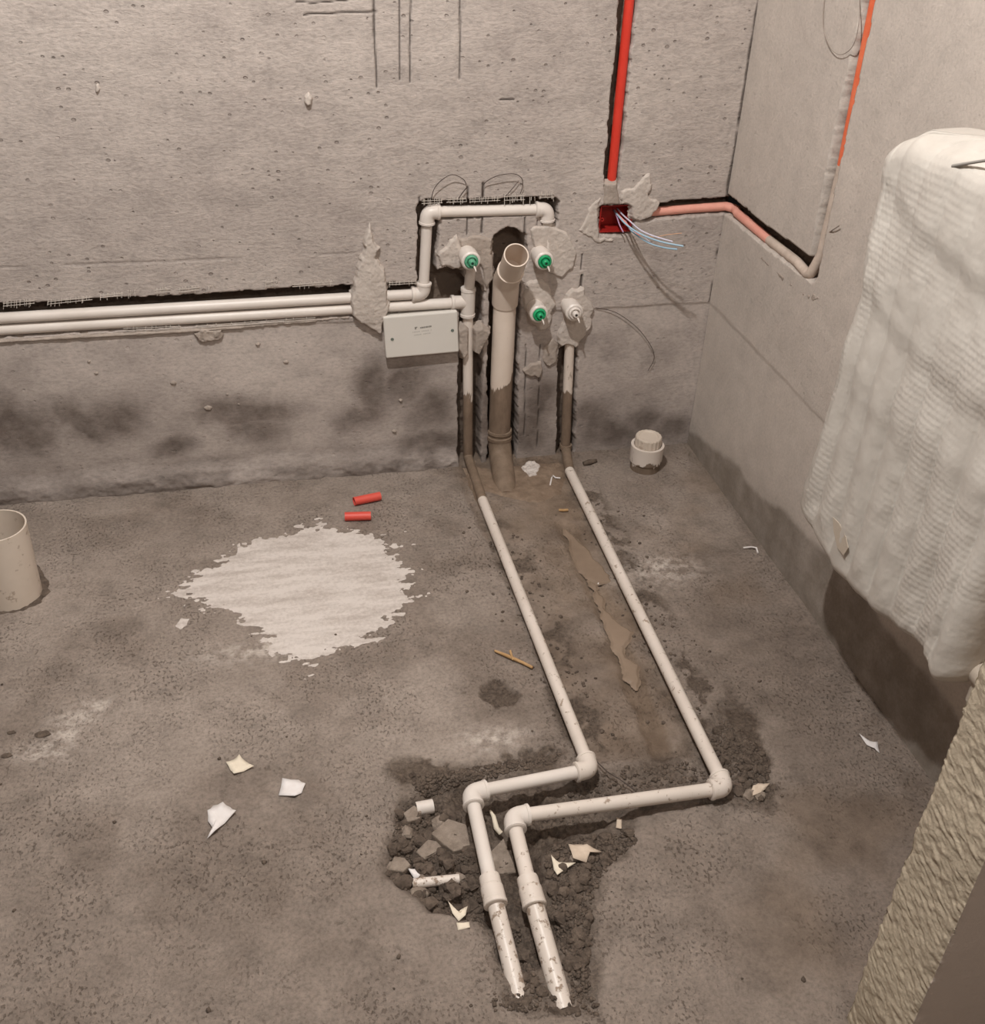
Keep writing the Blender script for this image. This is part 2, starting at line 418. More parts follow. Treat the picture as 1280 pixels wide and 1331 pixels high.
CUTS = [([(483, -120), (486, 40), (488, 80), (489, 113)], .0016), ([(520, -120), (519, 103)], .0012), ([(538, -120), (532, 60), (533, 106)], .0013),
        ([(597, -120), (598, 50), (597, 102)], .0013), ([(395, 19), (408, 18), (488, 15)], .0013), ([(385, 2), (408, 4), (462, -1)], .0010),
        ([(650, 129.5), (668, 129)], .0015), ([(608, 243), (607, 305)], .0017), ([(628, 238), (626, 302)], .0020), ([(545, 256), (547, 300)], .0015),
        ([(682, 283), (681, 306)], .0016), ([(697, 286), (696, 304)], .0010), ([(684, 448), (681, 565)], .0011), ([(702, 448), (698, 580)], .0009),
        ([(756, 330), (755, 350)], .0011), ([(756, 358), (754, 374)], .003)]
CUTS = [(bw2(a), w) for a, w in CUTS]
SEAM = [bw2([(-30, 349), (200, 340), (455, 329), (545, 325)])]
STAIN = [(40, 560, .09, .05), (0, 548, .05, .05), (112, 562, .06, .05), (150, 545, .06, .045), (95, 548, .04, .04), (300, 540, .10, .03), (330, 560, .06, .03), (355, 535, .05, .03), (470, 540, .05, .03),
         (487, 500, .035, .075), (560, 575, .08, .03), (560, 530, .05, .05), (530, 495, .05, .05), (640, 540, .05, .08), (690, 560, .05, .06), (705, 520, .04, .05), (790, 560, .07, .04), (770, 540, .05, .03), (870, 558, .05, .035), (830, 545, .05, .03),
         (230, 580, .05, .02)]
STAIN = [(BW(x, y)[[0, 2]], a, b) for x, y, a, b in STAIN]
LEDGE = .38
def Hwall(X, Z, full=True):
    near = sst(1.30, 1.22, Z)
    H = .0018*fbm(X*5, Z*5, 1, 3)
    up = sst(LEDGE-.004, LEDGE+.003, Z + .0015*fbm(X*30, Z*0, 5, 2))
    H = H + up*(.0012 + .0005*fbm(X*30, Z*60, 2, 3))*near
    H = H + (1-up)*.0006*fbm(X*30, Z*30, 3, 3)
    fil = sst(-.50, -.62, X)*sst(.07+.015*fbm(X*8, Z*0+2, 8, 2), .0, Z)
    H = H + fil*(.020 + .006*fbm(X*40, Z*70, 4, 4))
    raw = np.zeros_like(H); cut = np.zeros_like(H)
    jx = .0040*fbm(X*55, Z*55, 11, 3) + .003*fbm(X*16, Z*16, 12, 2)
    for kind, P, w, dep in CH:
        d = (w - polyline(X, Z, P)) if kind == 'l' else polyd(X, Z, P)
        m = sst(-.0015, .0022, d + jx)
        if full: H = np.minimum(H, H*(1-m) + m*(-dep + .004*fbm(X*70, Z*70, 13, 3)))
        raw = np.maximum(raw, m)
    if full:
        for P, w in CUTS:
            d = polyline(X + .0012*fbm(X*20, Z*20, 15, 2), Z, P); m = sst(w*1.5, w*.5, d); H = H - m*.004*(1-raw); cut = np.maximum(cut, m*.85)
        for P in SEAM:
            d = polyline(X, Z, P); m = sst(.0024, .0008, d)*sst(-.25, .1, fbm(X*14, Z*0, 16, 3)); H = H - m*.0015*(1-raw); cut = np.maximum(cut, m*.2)
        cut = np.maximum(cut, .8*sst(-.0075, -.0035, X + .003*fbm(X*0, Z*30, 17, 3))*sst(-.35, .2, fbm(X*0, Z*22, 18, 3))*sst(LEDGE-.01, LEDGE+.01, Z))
    return H, raw, cut*(1-raw), up
def axis_coords(lo, f0, f1, hi, step, coarse):
    a = np.arange(f0, f1+step*.5, step)
    L_ = np.arange(lo, f0-1e-6, coarse) if lo < f0-1e-6 else np.array([])
    R_ = np.arange(hi, f1+step+1e-6, -coarse)[::-1] if hi > f1+step else np.array([])
    return np.concatenate([L_, a, R_])
xs = axis_coords(-2.2, -2.2, .02, .02, .0025, .09); zs = axis_coords(-.05, -.05, 1.24, 2.6, .0025, .12)
X, Z = np.meshgrid(xs, zs)
H, raw, cut, up = Hwall(X, Z)
wet_shade = sst(.13, .03, Z + .05*fbm(X*6, Z*6, 21, 3))*.6
for c, a, b in STAIN: wet_shade = np.maximum(wet_shade, 1.25*blob(X + .02*fbm(X*14, Z*14, 22, 3), Z + .02*fbm(X*14, Z*14, 23, 3), c, a*1.15, b*1.2)**.8)
wet_shade = np.maximum(wet_shade, .95*sst(.050, .022, Z + .012*fbm(X*9, Z*9, 26, 3))*sst(-.52, -.66, X))
wet_shade = wet_shade*(1-.45*sst(.1, .6, fbm(X*11, Z*9, 24, 4)))*sst(.36, .25, Z)
wet_shade = np.maximum(wet_shade, .30*sst(.06, .5, fbm(X*7, Z*10, 25, 4))*sst(LEDGE, .3, Z))
mask = np.stack([wet_shade, raw, cut, (1-up)*.85], -1)
wall_back = link('wall_back', grid_mesh('wall_back', np.stack([X, -H, Z], -1), M_BACK, None, mask))
tag(wall_back, kind='structure')

# ------------------------------------------------------------------ right wall
RCH = [(rw2([(930, 254), (950, 270), (1000, 310), (1056, 352)]), .020, .035), (rw2([(1057, 350), (1092, 175), (1132, -10), (1154, -112)]), .0190, .042)]
def Hright(Y, Z, full=True):
    H = .002*fbm(Y*5, Z*5, 41, 3) + .0005*fbm(Y*40, Z*40, 42, 3)
    up = sst(LEDGE-.006, LEDGE+.005, Z + .002*fbm(Y*20, Z*0, 45, 2)); H = H + .001*up
    raw = np.zeros_like(H); j = .0028*fbm(Y*60, Z*60, 43, 3)
    for P, w, dep in RCH:
        m = sst(-.0015, .002, w - polyline(Y, Z, P) + j)
        if full: H = np.minimum(H, H*(1-m) - m*(dep - .007*fbm(Y*150, Z*150, 44, 3)))
        raw = np.maximum(raw, m)
    return H, raw, up
ys = axis_coords(-3.4, -1.52, .0, .0, .0031, .1); zs = axis_coords(-.05, -.05, 1.2, 2.6, .0031, .12)
Y, Z = np.meshgrid(ys, zs); H, raw, up = Hright(Y, Z)
DP = np.array([RW(*q)[[1, 2]] for q in [(895, 560), (925, 582), (960, 610), (985, 642), (1020, 668), (1048, 700), (1075, 720)]])
zd = np.interp(-Y, -DP[:, 0], DP[:, 1]) + .012*fbm(Y*18, Z*9, 47, 3)
wet_shade = .9*sst(.012, -.012, Z-zd) + .25*sst(.06, -.02, Z-zd)
cut = .14*sst(.0035, .001, np.abs(Z - LEDGE + .004 + .003*fbm(Y*6, Z*0, 49, 2)))*sst(-.2, .3, fbm(Y*9, Z*0, 48, 2))
mask = np.stack([wet_shade, raw, cut*(1-raw), .55+.3*(1-up)], -1)
wall_right = link('wall_right', grid_mesh('wall_right', np.stack([-H, Y, Z], -1), M_RIGHT, None, mask, True))
tag(wall_right, kind='structure')

# ------------------------------------------------------------------ floor
RUB = fl2([(512, 1005), (545, 992), (600, 985), (690, 972), (740, 968), (735, 1000), (800, 985), (880, 975), (915, 925), (955, 905), (985, 935), (1012, 990), (1008, 1045), (960, 1045), (900, 1048), (836, 1062), (830, 1100), (800, 1122), (778, 1170), (774, 1230), (782, 1320), (640, 1318), (622, 1240), (614, 1205), (560, 1190), (490, 1152), (485, 1120), (512, 1070)])
PIT = fl2([(515, 1040), (560, 1015), (620, 1010), (780, 1000), (780, 1030), (930, 1040), (820, 1060), (740, 1085), (700, 1100), (730, 1200), (722, 1255), (660, 1255), (620, 1190), (560, 1180), (500, 1140)])
TR = fl2([(598, 605), (600, 640), (640, 720), (690, 830), (735, 960), (760, 990), (905, 985), (900, 940), (850, 810), (790, 700), (745, 615), (740, 590), (598, 600)])
GUT = [fl2([(735, 680), (770, 750)]), fl2([(770, 752), (800, 820), (835, 910), (860, 975)])]
PUD = [[(734, 684), (746, 694), (768, 718), (785, 738), (792, 752), (778, 756), (762, 748), (752, 738), (740, 706)],
       [(766, 752), (776, 760), (788, 790), (800, 806), (822, 818), (820, 832), (808, 838), (814, 852), (830, 862), (834, 882), (828, 896), (816, 880), (804, 852), (792, 826), (780, 792)]]
HOLE = fl2([(622, 905), (625, 890), (645, 880), (660, 892), (678, 902), (668, 915), (645, 920)])
def Hfloor(X, Y):
    near = sst(-1.75, -1.66, X)*sst(-1.72, -1.64, Y)
    H = .003*fbm(X*4, Y*4, 61, 3) + .0010*fbm(X*22, Y*22, 62, 3)*near
    dr = polyd(X, Y, RUB) + .034*fbm(X*12, Y*12, 63, 5); rub = sst(-.010, .016, dr)
    dp = polyd(X, Y, PIT) + .016*fbm(X*22, Y*22, 64, 3); pit = sst(-.01, .02, dp)
    lump = fbm(X*48, Y*48, 65, 4); lump2 = fbm(X*22, Y*22, 66, 3)
    H = H + rub*(-.004 + .0065*lump + .004*lump2) - pit*(.020 - .009*lump - .007*lump2)
    dt = polyd(X, Y, TR) + .006*fbm(X*30, Y*30, 67, 3); tr = sst(-.004, .012, dt)
    H = H - tr*(.005 - .0035*fbm(X*35, Y*35, 68, 4))
    g = np.zeros_like(H)
    for P in GUT: g = np.maximum(g, sst(.030, .006, polyline(X, Y, P) + .008*fbm(X*25, Y*25, 69, 3)))
    H = H - g*.007
    hol = sst(-.003, .006, polyd(X, Y, HOLE) + .006*fbm(X*50, Y*50, 70, 3)); H = H - hol*(.006 - .004*lump)
    return H, rub, pit, tr, g, hol
xs = axis_coords(-2.2, -1.68, .03, .03, .0026, .09); ys = axis_coords(-3.4, -1.66, .06, .06, .0026, .09)
X, Y = np.meshgrid(xs, ys); H, rub, pit, tr, g, hol = Hfloor(X, Y)
# crumbly soil along the two floor pipes
crumb = np.zeros_like(H)
for P, w in ((fl2([(640, 680), (690, 800), (750, 950)]), .045), (fl2([(655, 690), (720, 830), (770, 960)]), .05), (fl2([(760, 640), (850, 800), (935, 980)]), .055), (fl2([(900, 900), (985, 1000)]), .09), (fl2([(520, 1000), (720, 985)]), .04)):
    crumb = np.maximum(crumb, sst(w, w*.3, polyline(X, Y, P)))
cr_n = fbm(X*26, Y*26, 71, 5)
crumb = crumb*sst(-.02, .22, cr_n)
H = H + crumb*.0035*np.clip(fbm(X*75, Y*75, 72, 3)+.3, 0, 1)
wet_shade = .75*sst(.10, .02, -Y + .04*fbm(X*7, Y*7, 73, 3))*sst(-.62, -.55, X)
wet_shade = np.maximum(wet_shade, .75*sst(.50, .2, -X + .1*fbm(X*6, Y*6, 74, 3))*sst(.35, .8, -Y + .1*fbm(X*5, Y*5, 75, 3)))
wet_shade = np.maximum(wet_shade, .55*sst(.045, .01, -X + .02*fbm(X*9, Y*9, 76, 3)))
wet_shade = np.maximum(wet_shade, .6*sst(-.02, .4, fbm(X*6, Y*6, 77, 5)))
wet_shade = np.maximum(wet_shade, .55*sst(.8, 1.3, -Y + .2*fbm(X*4, Y*4, 84, 3)))  # light falloff painted in: floor colour darkens towards the camera end
wet_shade = np.maximum(wet_shade, .4*sst(-1.02, -.92, Y*0-1.02) * 0)
mud = np.clip(tr*(.6+.5*fbm(X*14, Y*14, 85, 4)) + .8*g + .55*sst(-.50, -.35, X)*sst(-.1, .4, fbm(X*5, Y*5, 78, 4)), 0, 1)
mud = np.maximum(mud, .7*sst(.16, .08, -Y)*sst(-.62, -.58, X)*sst(-.28, -.34, X))
rubm = np.clip(rub*(.65+.35*fbm(X*18, Y*18, 79, 3)) + crumb*.9 + hol*.9 + .3*pit, 0, 1)
dust = np.zeros_like(H)
for x, y, a, b in ((60, 975, .05, .03), (100, 935, .04, .03), (85, 955, .03, .03), (860, 740, .08, .05), (345, 845, .12, .03), (640, 960, .06, .03), (120, 920, .04, .02)):
    c = FL(x, y)[:2]; dust = np.maximum(dust, .8*blob(X, Y, c, a, b))
mask = np.stack([wet_shade, mud, rubm, dust], -1)
floor = link('floor', grid_mesh('floor', np.stack([X, Y, H], -1), M_FLOOR, None, mask)); tag(floor, kind='structure')
def fh(x, y):
    return float(Hfloor(np.array([[x]]), np.array([[y]]))[0][0, 0])

# ------------------------------------------------------------------ partition return beside the camera (100 mm thick), and the unseen shell
def front_wall():
    t = .0018
    a = np.arange(-.355, -.15, .003); c = np.concatenate([np.array([.02, -.1]), a[::-1]])
    path = [(x, -1.5, 0, 1) for x in c[:-1]] + [(-.355, -1.5, -.7, .7)]
    path += [(-.355, y, -1, 0) for y in np.arange(-1.5-t, -1.605+t*.5, -t)] + [(-.355, -1.605, -.7, -.7)]
    path += [(x, -1.605, 0, -1) for x in c[::-1][1:]]
    A = np.array(path); zz = axis_coords(-.04, -.04, .80, 2.6, .0016, .12)
    s = np.concatenate([[0], np.cumsum(np.hypot(np.diff(A[:, 0]), np.diff(A[:, 1])))])
    S, Zz = np.meshgrid(s, zz); n = len(s)
    side = (np.abs(A[:, 2]) > .5).astype(float)[None, :]*np.ones_like(S)
    u = S*.92 - Zz*.38; w = S*.38 + Zz*.92
    d = side*(.0013*fbm(u*60, w*210, 91, 3) + .0016*fbm(S*110, Zz*110, 92, 3)) + .003*fbm(S*9, Zz*9, 93, 3) + (1-side)*.0006*fbm(S*60, Zz*60, 94, 3)
    edge = np.exp(-((A[:, 0]+.355)**2 + np.minimum((A[:, 1]+1.5)**2, (A[:, 1]+1.605)**2))/.006**2)[None, :]
    d = d - edge*(.003 + .003*fbm(S*0+A[None, :, 1]*9, Zz*40, 95, 3))
    P = np.stack([A[None, :, 0]+A[None, :, 2]*d, A[None, :, 1]+A[None, :, 3]*d, Zz], -1)
    sm = (A[:, 3] < -.5).astype(float)[None, :]*np.ones_like(S)
    mk = np.stack([S*0, S*0, S*0, sm], -1)
    o = link('wall_front', grid_mesh('wall_front', P, M_JAMB, None, mk)); tag(o, kind='structure')
front_wall()
def slab(name, lo, hi):
    c = [(a+b)/2 for a, b in zip(lo, hi)]; e = [(b-a)/2 for a, b in zip(lo, hi)]
    V, F = boxv(c, (e[0], 0, 0), (0, e[1], 0), (0, 0, e[2])); me = raw_mesh(name, V, F, M_PLAIN, False); fix_normals(me)
    tag(link(name, me), kind='structure')
slab('wall_left', (-2.3, -3.4, -.05), (-2.2, .05, 2.6)); slab('wall_rear', (-2.3, -3.5, -.05), (.05, -3.4, 2.6)); slab('ceiling', (-2.3, -3.5, 2.6), (.05, .1, 2.7))

# ------------------------------------------------------------------ plastered-on patches etc.: raised relief with ragged outline
def relief(name, plane, px, hgt, mat, parent=None, res=.0018, jit=.006, jf=40, edge=.010, rough=.0012, rf=90, seed=0, drop=.010, base='flat', streak=None, bulge=0.0, low=0.0, stuff=None):
    conv = {'b': bw2, 'r': rw2, 'f': fl2}[plane]; P = conv(px); lo = P.min(0)-.012; hi = P.max(0)+.012
    A, B = np.meshgrid(np.arange(lo[0], hi[0], res), np.arange(lo[1], hi[1], res))
    d = polyd(A, B, P) + jit*fbm(A*jf, B*jf, 200+seed, 4)
    if streak: d = d - streak[0]*np.clip(fbm(A*streak[1], B*streak[2], 300+seed, 4)+streak[3], 0, 2)
    m = sst(-.002, edge, d)
    h = -drop + m*(hgt+drop) + m*rough*fbm(A*rf, B*rf, 220+seed, 4) + bulge*sst(0, .05, d)
    if plane == 'b': b0 = Hwall(A, B, False)[0]; Q = np.stack([A, -(b0+h), B], -1); fl = False
    elif plane == 'r': b0 = Hright(A, B, False)[0]; Q = np.stack([-(b0+h), A, B], -1); fl = True
    else:
        b0 = Hfloor(A, B)[0] if base == 'surf' else 0*A + low
        Q = np.stack([A, B, b0+h], -1); fl = False
    k = m > .02; keep = k[:-1, :-1] | k[1:, :-1] | k[:-1, 1:] | k[1:, 1:]
    if not parent:
        c = np.array([Q[..., 0][k].mean(), Q[..., 1][k].mean(), Q[..., 2][k].min()])
        return link(name, grid_mesh(name, Q-c, mat, keep, None, fl), None, c)
    return link(name, grid_mesh(name, Q, mat, keep, None, fl), parent)
def mpatch(px, hgt, mat=M_MORTAR, plane='b', **k):
    return relief('mortar_patch', plane, px, hgt, mat, wall_back if plane == 'b' else wall_right, seed=len(bpy.data.objects) % 97, **{**dict(jf=55, rough=.0012, rf=150, edge=.006), **k})
mpatch([(480, 288), (486, 312), (497, 320), (490, 332), (500, 350), (504, 372), (506, 400), (498, 415), (500, 436), (488, 432), (472, 420), (456, 408), (455, 385), (458, 370), (460, 345), (470, 328), (473, 305)], .016, bulge=.004, jit=.006)
mpatch([(474, 415), (480, 418), (489, 440), (487, 442), (478, 428)], .005, jit=.001)
mpatch([(566, 330), (580, 318), (594, 300), (600, 318), (604, 345), (590, 350), (572, 346)], .008, jit=.006)
mpatch([(596, 310), (615, 303), (640, 308), (640, 330), (642, 360), (630, 385), (622, 345), (614, 355), (598, 350)], .006, M_MORTARD, jit=.006)
mpatch([(686, 296), (712, 290), (738, 300), (752, 325), (745, 350), (728, 362), (708, 352), (694, 345), (690, 320)], .006, jit=.008)
mpatch([(682, 366), (702, 360), (715, 372), (722, 395), (714, 424), (700, 430), (688, 418), (678, 395)], .009, jit=.006)
mpatch([(728, 392), (742, 372), (758, 372), (766, 388), (772, 400), (768, 425), (758, 440), (748, 452), (735, 448), (726, 455), (722, 432), (730, 418)], .010, jit=.006)
mpatch([(718, 438), (728, 446), (724, 470), (712, 480), (704, 470), (706, 450)], .006, M_MORTARD, jit=.006)
mpatch([(676, 480), (690, 470), (704, 468), (706, 480), (700, 490), (680, 488)], .008, M_MORTARD, jit=.006)
mpatch([(593, 424), (604, 420), (609, 424), (609, 456), (600, 466), (592, 450)], .018, M_MORTARD, jit=.003)
mpatch([(613, 424), (626, 420), (637, 428), (632, 442), (622, 460), (613, 456)], .018, M_MORTARD, jit=.003)
mpatch([(784, 236), (802, 234), (806, 266), (782, 267)], .007, M_MORTARD, jit=.002)
mpatch([(804, 246), (822, 240), (845, 222), (850, 238), (845, 252), (858, 262), (846, 280), (830, 288), (818, 282), (818, 268), (806, 266)], .006, jit=.008)
mpatch([(765, 262), (780, 256), (780, 306), (800, 308), (800, 318), (770, 315), (750, 300)], .003, jit=.008)
for pts in ([(-400, 463), (60, 436), (200, 428), (330, 420), (455, 410), (455, 414), (330, 427), (200, 436), (60, 444), (-400, 472)],):
    mpatch(pts, .006, M_MORTARD, jit=.003, edge=.006)
mpatch([(248, 432), (262, 426), (290, 424), (294, 436), (285, 444), (262, 446)], .008, M_MORTARD, jit=.006, rough=.004)
mpatch([(122, 108), (129, 106), (132, 116), (128, 122), (123, 121)], .006, jit=.002, edge=.004)
mpatch([(395, 124), (401, 118), (406, 126), (405, 136), (398, 138), (394, 132)], .010, jit=.002, edge=.004)
for x, y in ((115, 470), (125, 485), (372, 470), (365, 505), (380, 512), (420, 450), (335, 447), (310, 525), (520, 520), (512, 560), (270, 530), (225, 497), (295, 512)):
    r = random.uniform(3, 7)
    mpatch([(x-r, y), (x, y-r*.6), (x+r, y-r*.2), (x+r*.6, y+r*.6), (x-r*.4, y+r*.5)], random.uniform(.003, .006), M_MORTARD, jit=.003, edge=.004)
mpatch([(640, 606), (700, 600), (705, 612)], .001, M_MUDPATCH) if False else None
mpatch([(955, 305), (980, 320), (1040, 375), (1070, 385), (1060, 395), (1030, 378), (985, 336)], .0010, M_MORTARD, 'r', jit=.014, edge=.012)

# mesh fringe along the cut edges (glass-fibre plaster mesh)
def fringe(clusters, name, tilt=0.0):
    VF = []
    for (x0, y0), (x1, y1), n, ln in clusters:
        for i in range(n):
            t = (i + random.uniform(.1, .9))/n; x = x0+(x1-x0)*t; y = y0+(y1-y0)*t; l_ = ln*random.uniform(.5, 1.1)
            a = BW(x, y, -.0045); b = BW(x+random.uniform(-1, 1), y+l_, random.uniform(-.006, .002))
            VF.append(tube([a, b], .0008, 4))
        if n > 4:
            for k in (.25, .6):
                VF.append(tube([BW(x0, y0+ln*k, -.005), BW((x0+x1)/2, (y0+y1)/2+ln*k, -.006), BW(x1, y1+ln*k, -.005)], .0006, 4))
    V, F = merge(*VF); o = link(name, raw_mesh(name, V, F, M_STRAND, False), wall_back); o['kind'] = 'stuff'
fringe([((4, 392), (45, 388), 13, 10), ((62, 390), (120, 384), 14, 9), ((130, 382), (160, 379), 9, 8), ((164, 378), (177, 377), 4, 9), ((201, 375), (221, 373), 7, 9), ((232, 374), (259, 371), 9, 9), ((270, 372), (281, 371), 4, 7),
        ((345, 364), (361, 362), 6, 12), ((380, 368), (432, 364), 14, 8), ((160, 425), (235, 422), 9, 8), ((255, 422), (410, 411), 9, 7), ((505, 366), (542, 364), 8, 7)], 'mesh_fringe')
fringe([((548, 259), (575, 258), 9, 9), ((580, 257), (606, 256), 8, 10), ((610, 257), (650, 255), 12, 9), ((655, 252), (682, 251), 10, 14), ((685, 256), (698, 256), 3, 8), ((700, 250), (720, 249), 8, 12)], 'mesh_fringe')

# ------------------------------------------------------------------ water pipes
def straight(T, a, b, r, mat, name='pipe', parent=None, seg=18, label=None):
    a, b = Vector(a), Vector(b); P = [a.lerp(b, i/4) for i in range(5)]
    return T.part(name, tube(P, r, seg), mat, parent, label=label)
def elbow(T, a, c, b, r, mat, leg=.026, name='elbow'):
    c = Vector(c); d1 = (Vector(a)-c).normalized(); d2 = (Vector(b)-c).normalized()
    P = arc(c+d1*leg, c, c+d2*leg, r*.95, 8); n = len(P)
    P = [P[0], P[0].lerp(P[1], .35)] + P[1:-1] + [P[-2].lerp(P[-1], .65), P[-1]]
    R_ = [r*1.0, r*1.03] + [r*.985]*(n-2) + [r*1.03, r*1.0]
    # collar beads at both sockets
    return T.part(name, merge(tube(P, R_, 20), lathe(c+d1*leg, d1, [(-.006, r*.99), (-.005, r*1.09), (-.001, r*1.09), (.0004, r*.8)], 20), lathe(c+d2*leg, d2, [(-.006, r*.99), (-.005, r*1.09), (-.001, r*1.09), (.0004, r*.8)], 20)), mat)
def outlet(T, px, plug_mat, hole_mat, y0=.012, y1=-.052, ro=.0205):
    c = BW(px[0], px[1], y1); c0 = (c[0], y0, c[2]); ln = y0-y1
    fit = T.part('outlet_fitting', lathe(c0, (0, -1, 0), [(0, .0), (0, ro*.9), (ln*.45, ro*.9), (ln*.5, ro), (ln-.003, ro), (ln, ro-.003), (ln, .0152), (ln-.012, .0150), (ln-.012, 0)], 28), M_PVC)
    p = (c[0], y1+.011, c[2])
    pl = T.part('test_plug', lathe(p, (0, -1, 0), [(0, .0146), (.013, .0146), (.016, .0125), (.016, .0105), (.012, .0098), (.012, .0078), (.022, .0070), (.024, .0052), (.024, .0030)], 24), plug_mat, fit)
    T.part('plug_hole_shade', lathe((p[0], p[1]-.012, p[2]), (0, -1, 0), [(.0, .0), (.0, .0050), (.0115, .0050), (.0115, .0)], 16), hole_mat, fit)  # solid dark core, coloured as the shaded hole of the plug
    q = Vector((c[0]+.003, y1-.008, c[2]-.005))
    T.part('plug_tail', tube([q, q+Vector((.003, -.006, -.006)), q+Vector((.004, -.009, -.011))], [.0022, .002, .0012], 8), M_PVC, fit)
    return c
YP = .004; R1 = .0115; RE = .0158
# A: upper supply pipe, up and over to the upper right outlet
A0 = BW(-385, 436, YP); A1 = BW(550, 381.5, YP); A1[2] = A1[2]; A2 = BW(555.5, 275.5, YP); A3 = BW(711, 272, YP); A4 = BW(710, 345, YP)
TA = Thing('water_pipe', 'white water pipe running over the drain stub, with elbows and a bright green plug', 'pipe', (A1[0], 0, A1[2]-.02))
straight(TA, A0, A1, R1, M_PVC); straight(TA, A1, A2, R1, M_PVC); straight(TA, A2, A3, R1, M_PVC); straight(TA, A3, A4, R1, M_PVC)
elbow(TA, A0, A1, A2, RE, M_PVC); elbow(TA, A1, A2, A3, RE, M_PVC); elbow(TA, A2, A3, A4, RE, M_PVC)
outlet(TA, (708, 340), M_GREEN, M_HOLE_SHADE)
# B: lower supply pipe with tee, riser and left floor run
B0 = BW(-385, 451, YP+.003); B1 = BW(608, 392.5, YP); B2 = BW(612, 345, YP); B3 = BW(608, 592, YP+.006)
TB = Thing('water_pipe', 'white water pipe with a tee by the box lid, leading to the inner floor run', 'pipe', (B3[0], 0, 0))
straight(TB, B0, B1, R1, M_PVC); straight(TB, B1, B2, R1, M_PVC); straight(TB, B1, B3, R1, M_PVCR)
b1 = Vector(B1)
TB.part('tee', merge(lathe(b1+Vector((0, 0, .033)), (0, 0, -1), [(0, .010), (0, RE*1.06), (.006, RE*1.08), (.007, RE), (.059, RE), (.060, RE*1.08), (.066, RE*1.06), (.066, .01)], 22),
                     lathe(b1, (-1, 0, .02), [(0, RE*.9), (.031, RE*.95), (.032, RE*1.04), (.038, RE*1.04), (.038, .010)], 22)), M_PVC)
outlet(TB, (612.5, 340), M_GREENF, M_HOLE_SHADE)
def floor_run(T, riser_foot, pxs, zc, r, re, mats, coupling_px, lower_r, start_mud):
    P = [FL(x, y, z) for (x, y), z in zip(pxs, zc)]
    T.part('pipe', tube(arc(riser_foot, (riser_foot[0], riser_foot[1]-.004, zc[0]), P[0], .018, 8), r, 16), M_MUDPIPE, label='mud-covered bend at the wall foot')
    straight(T, P[0], P[1], r, mats[0]); straight(T, P[1], P[2], r, mats[1])
    elbow(T, P[0], P[1], P[2], re, M_PVCF, .027); elbow(T, P[1], P[2], P[3], re, M_PVC, .027)
    straight(T, P[2], P[3], r, mats[1]); straight(T, P[3], P[4], lower_r, mats[2])
    d = (Vector(P[4])-Vector(P[2])).normalized(); c = Vector(P[3])
    T.part('coupling', lathe(c-d*.024, d, [(0, r*.9), (0, re*.96), (.003, re*1.0), (.016, re*1.0), (.019, re*1.08), (.040, re*1.1), (.042, re*1.14), (.047, re*1.14), (.048, re*1.06), (.048, .01)], 22), M_PVCF)
floor_run(TB, B3, [(627, 650), (767, 1000), (612, 1031), (640, 1158), (678, 1312)], [.009, .020, .030, .024, -.016], .0112, .0158, (M_PVCF, M_PVC, M_PVCE), None, .0128, None)
# C: right riser from the white plug and right floor run
C1 = BW(741, 425, YP+.002); C3 = BW(734.5, 585, YP+.004)
TC = Thing('water_pipe', 'white water pipe from the white wall plug, running along the floor beside the muddy strip', 'pipe', (C3[0], 0, 0))
straight(TC, C1, C3, R1, M_PVCR2)
TC.part('collar', lathe((C3[0], C3[1], .022), (0, 0, -1), [(0, .010), (0, .0150), (.010, .0152), (.010, .01)], 20), M_MUDPIPE)
outlet(TC, (747, 407), M_PVC, M_HOLEW_SHADE)
floor_run(TC, C3, [(740, 612), (942, 1024), (666, 1062), (690, 1160), (733, 1314)], [.010, .020, .030, .024, -.016], .0116, .0162, (M_PVCF, M_PVCF, M_PVCE), None, .0142, None)
# the lone outlet below the upper right one
TD = Thing('pipe_outlet', 'single wall outlet with a green plug, below the end of the overhead water pipe', 'pipe outlet', BW(701, 412, 0))
outlet(TD, (701, 409), M_GREEN, M_HOLE_SHADE)

# ------------------------------------------------------------------ drain pipe
D0 = BW(671, 331.5, -.105); D1 = BW(660, 362, -.024); D2 = BW(656.5, 384, .006); D3 = BW(648.5, 566, .006)
T = Thing('drain_pipe', 'open grey-white drain stub angled out of the wall, with a muddy riser and floor bend', 'drain pipe', (D3[0], 0, 0))
d0, d1, d2, d3 = (Vector(q) for q in (D0, D1, D2, D3))
T.part('stub', pipe_hollow([d1.lerp(d0, -.1), d1.lerp(d0, .3), d1.lerp(d0, .65), d0], .0262, .0237, 32), M_PVCD)
T.part('elbow', tube(arc(d1.lerp(d0, .35), d1+Vector((0, .014, -.010)), d2.lerp(d3, .05), .040, 10), .0292, 28), M_PVCD)
T.part('riser', tube([d2.lerp(d3, i/8) for i in range(9)], .0258, 28), M_PVCD)
T.part('collar', lathe(d3+Vector((0, 0, .018)), (0, 0, -1), [(0, .024), (0, .0300), (.006, .0305), (.009, .0278), (.014, .0278), (.016, .0310), (.024, .0310), (.026, .0285), (.030, .0285), (.031, .024)], 28), M_MUDPIPE)
e0 = d3+Vector((0, -.002, -.010)); e1 = Vector(FL(652, 600, .040)); e2 = Vector(FL(657, 634, -.005))
T.part('floor_bend', tube(arc(e0, (e0.x+.002, e0.y-.012, .022), e2+Vector((0, -.01, -.022)), .05, 12), .0275, 26), M_MUDPIPE)

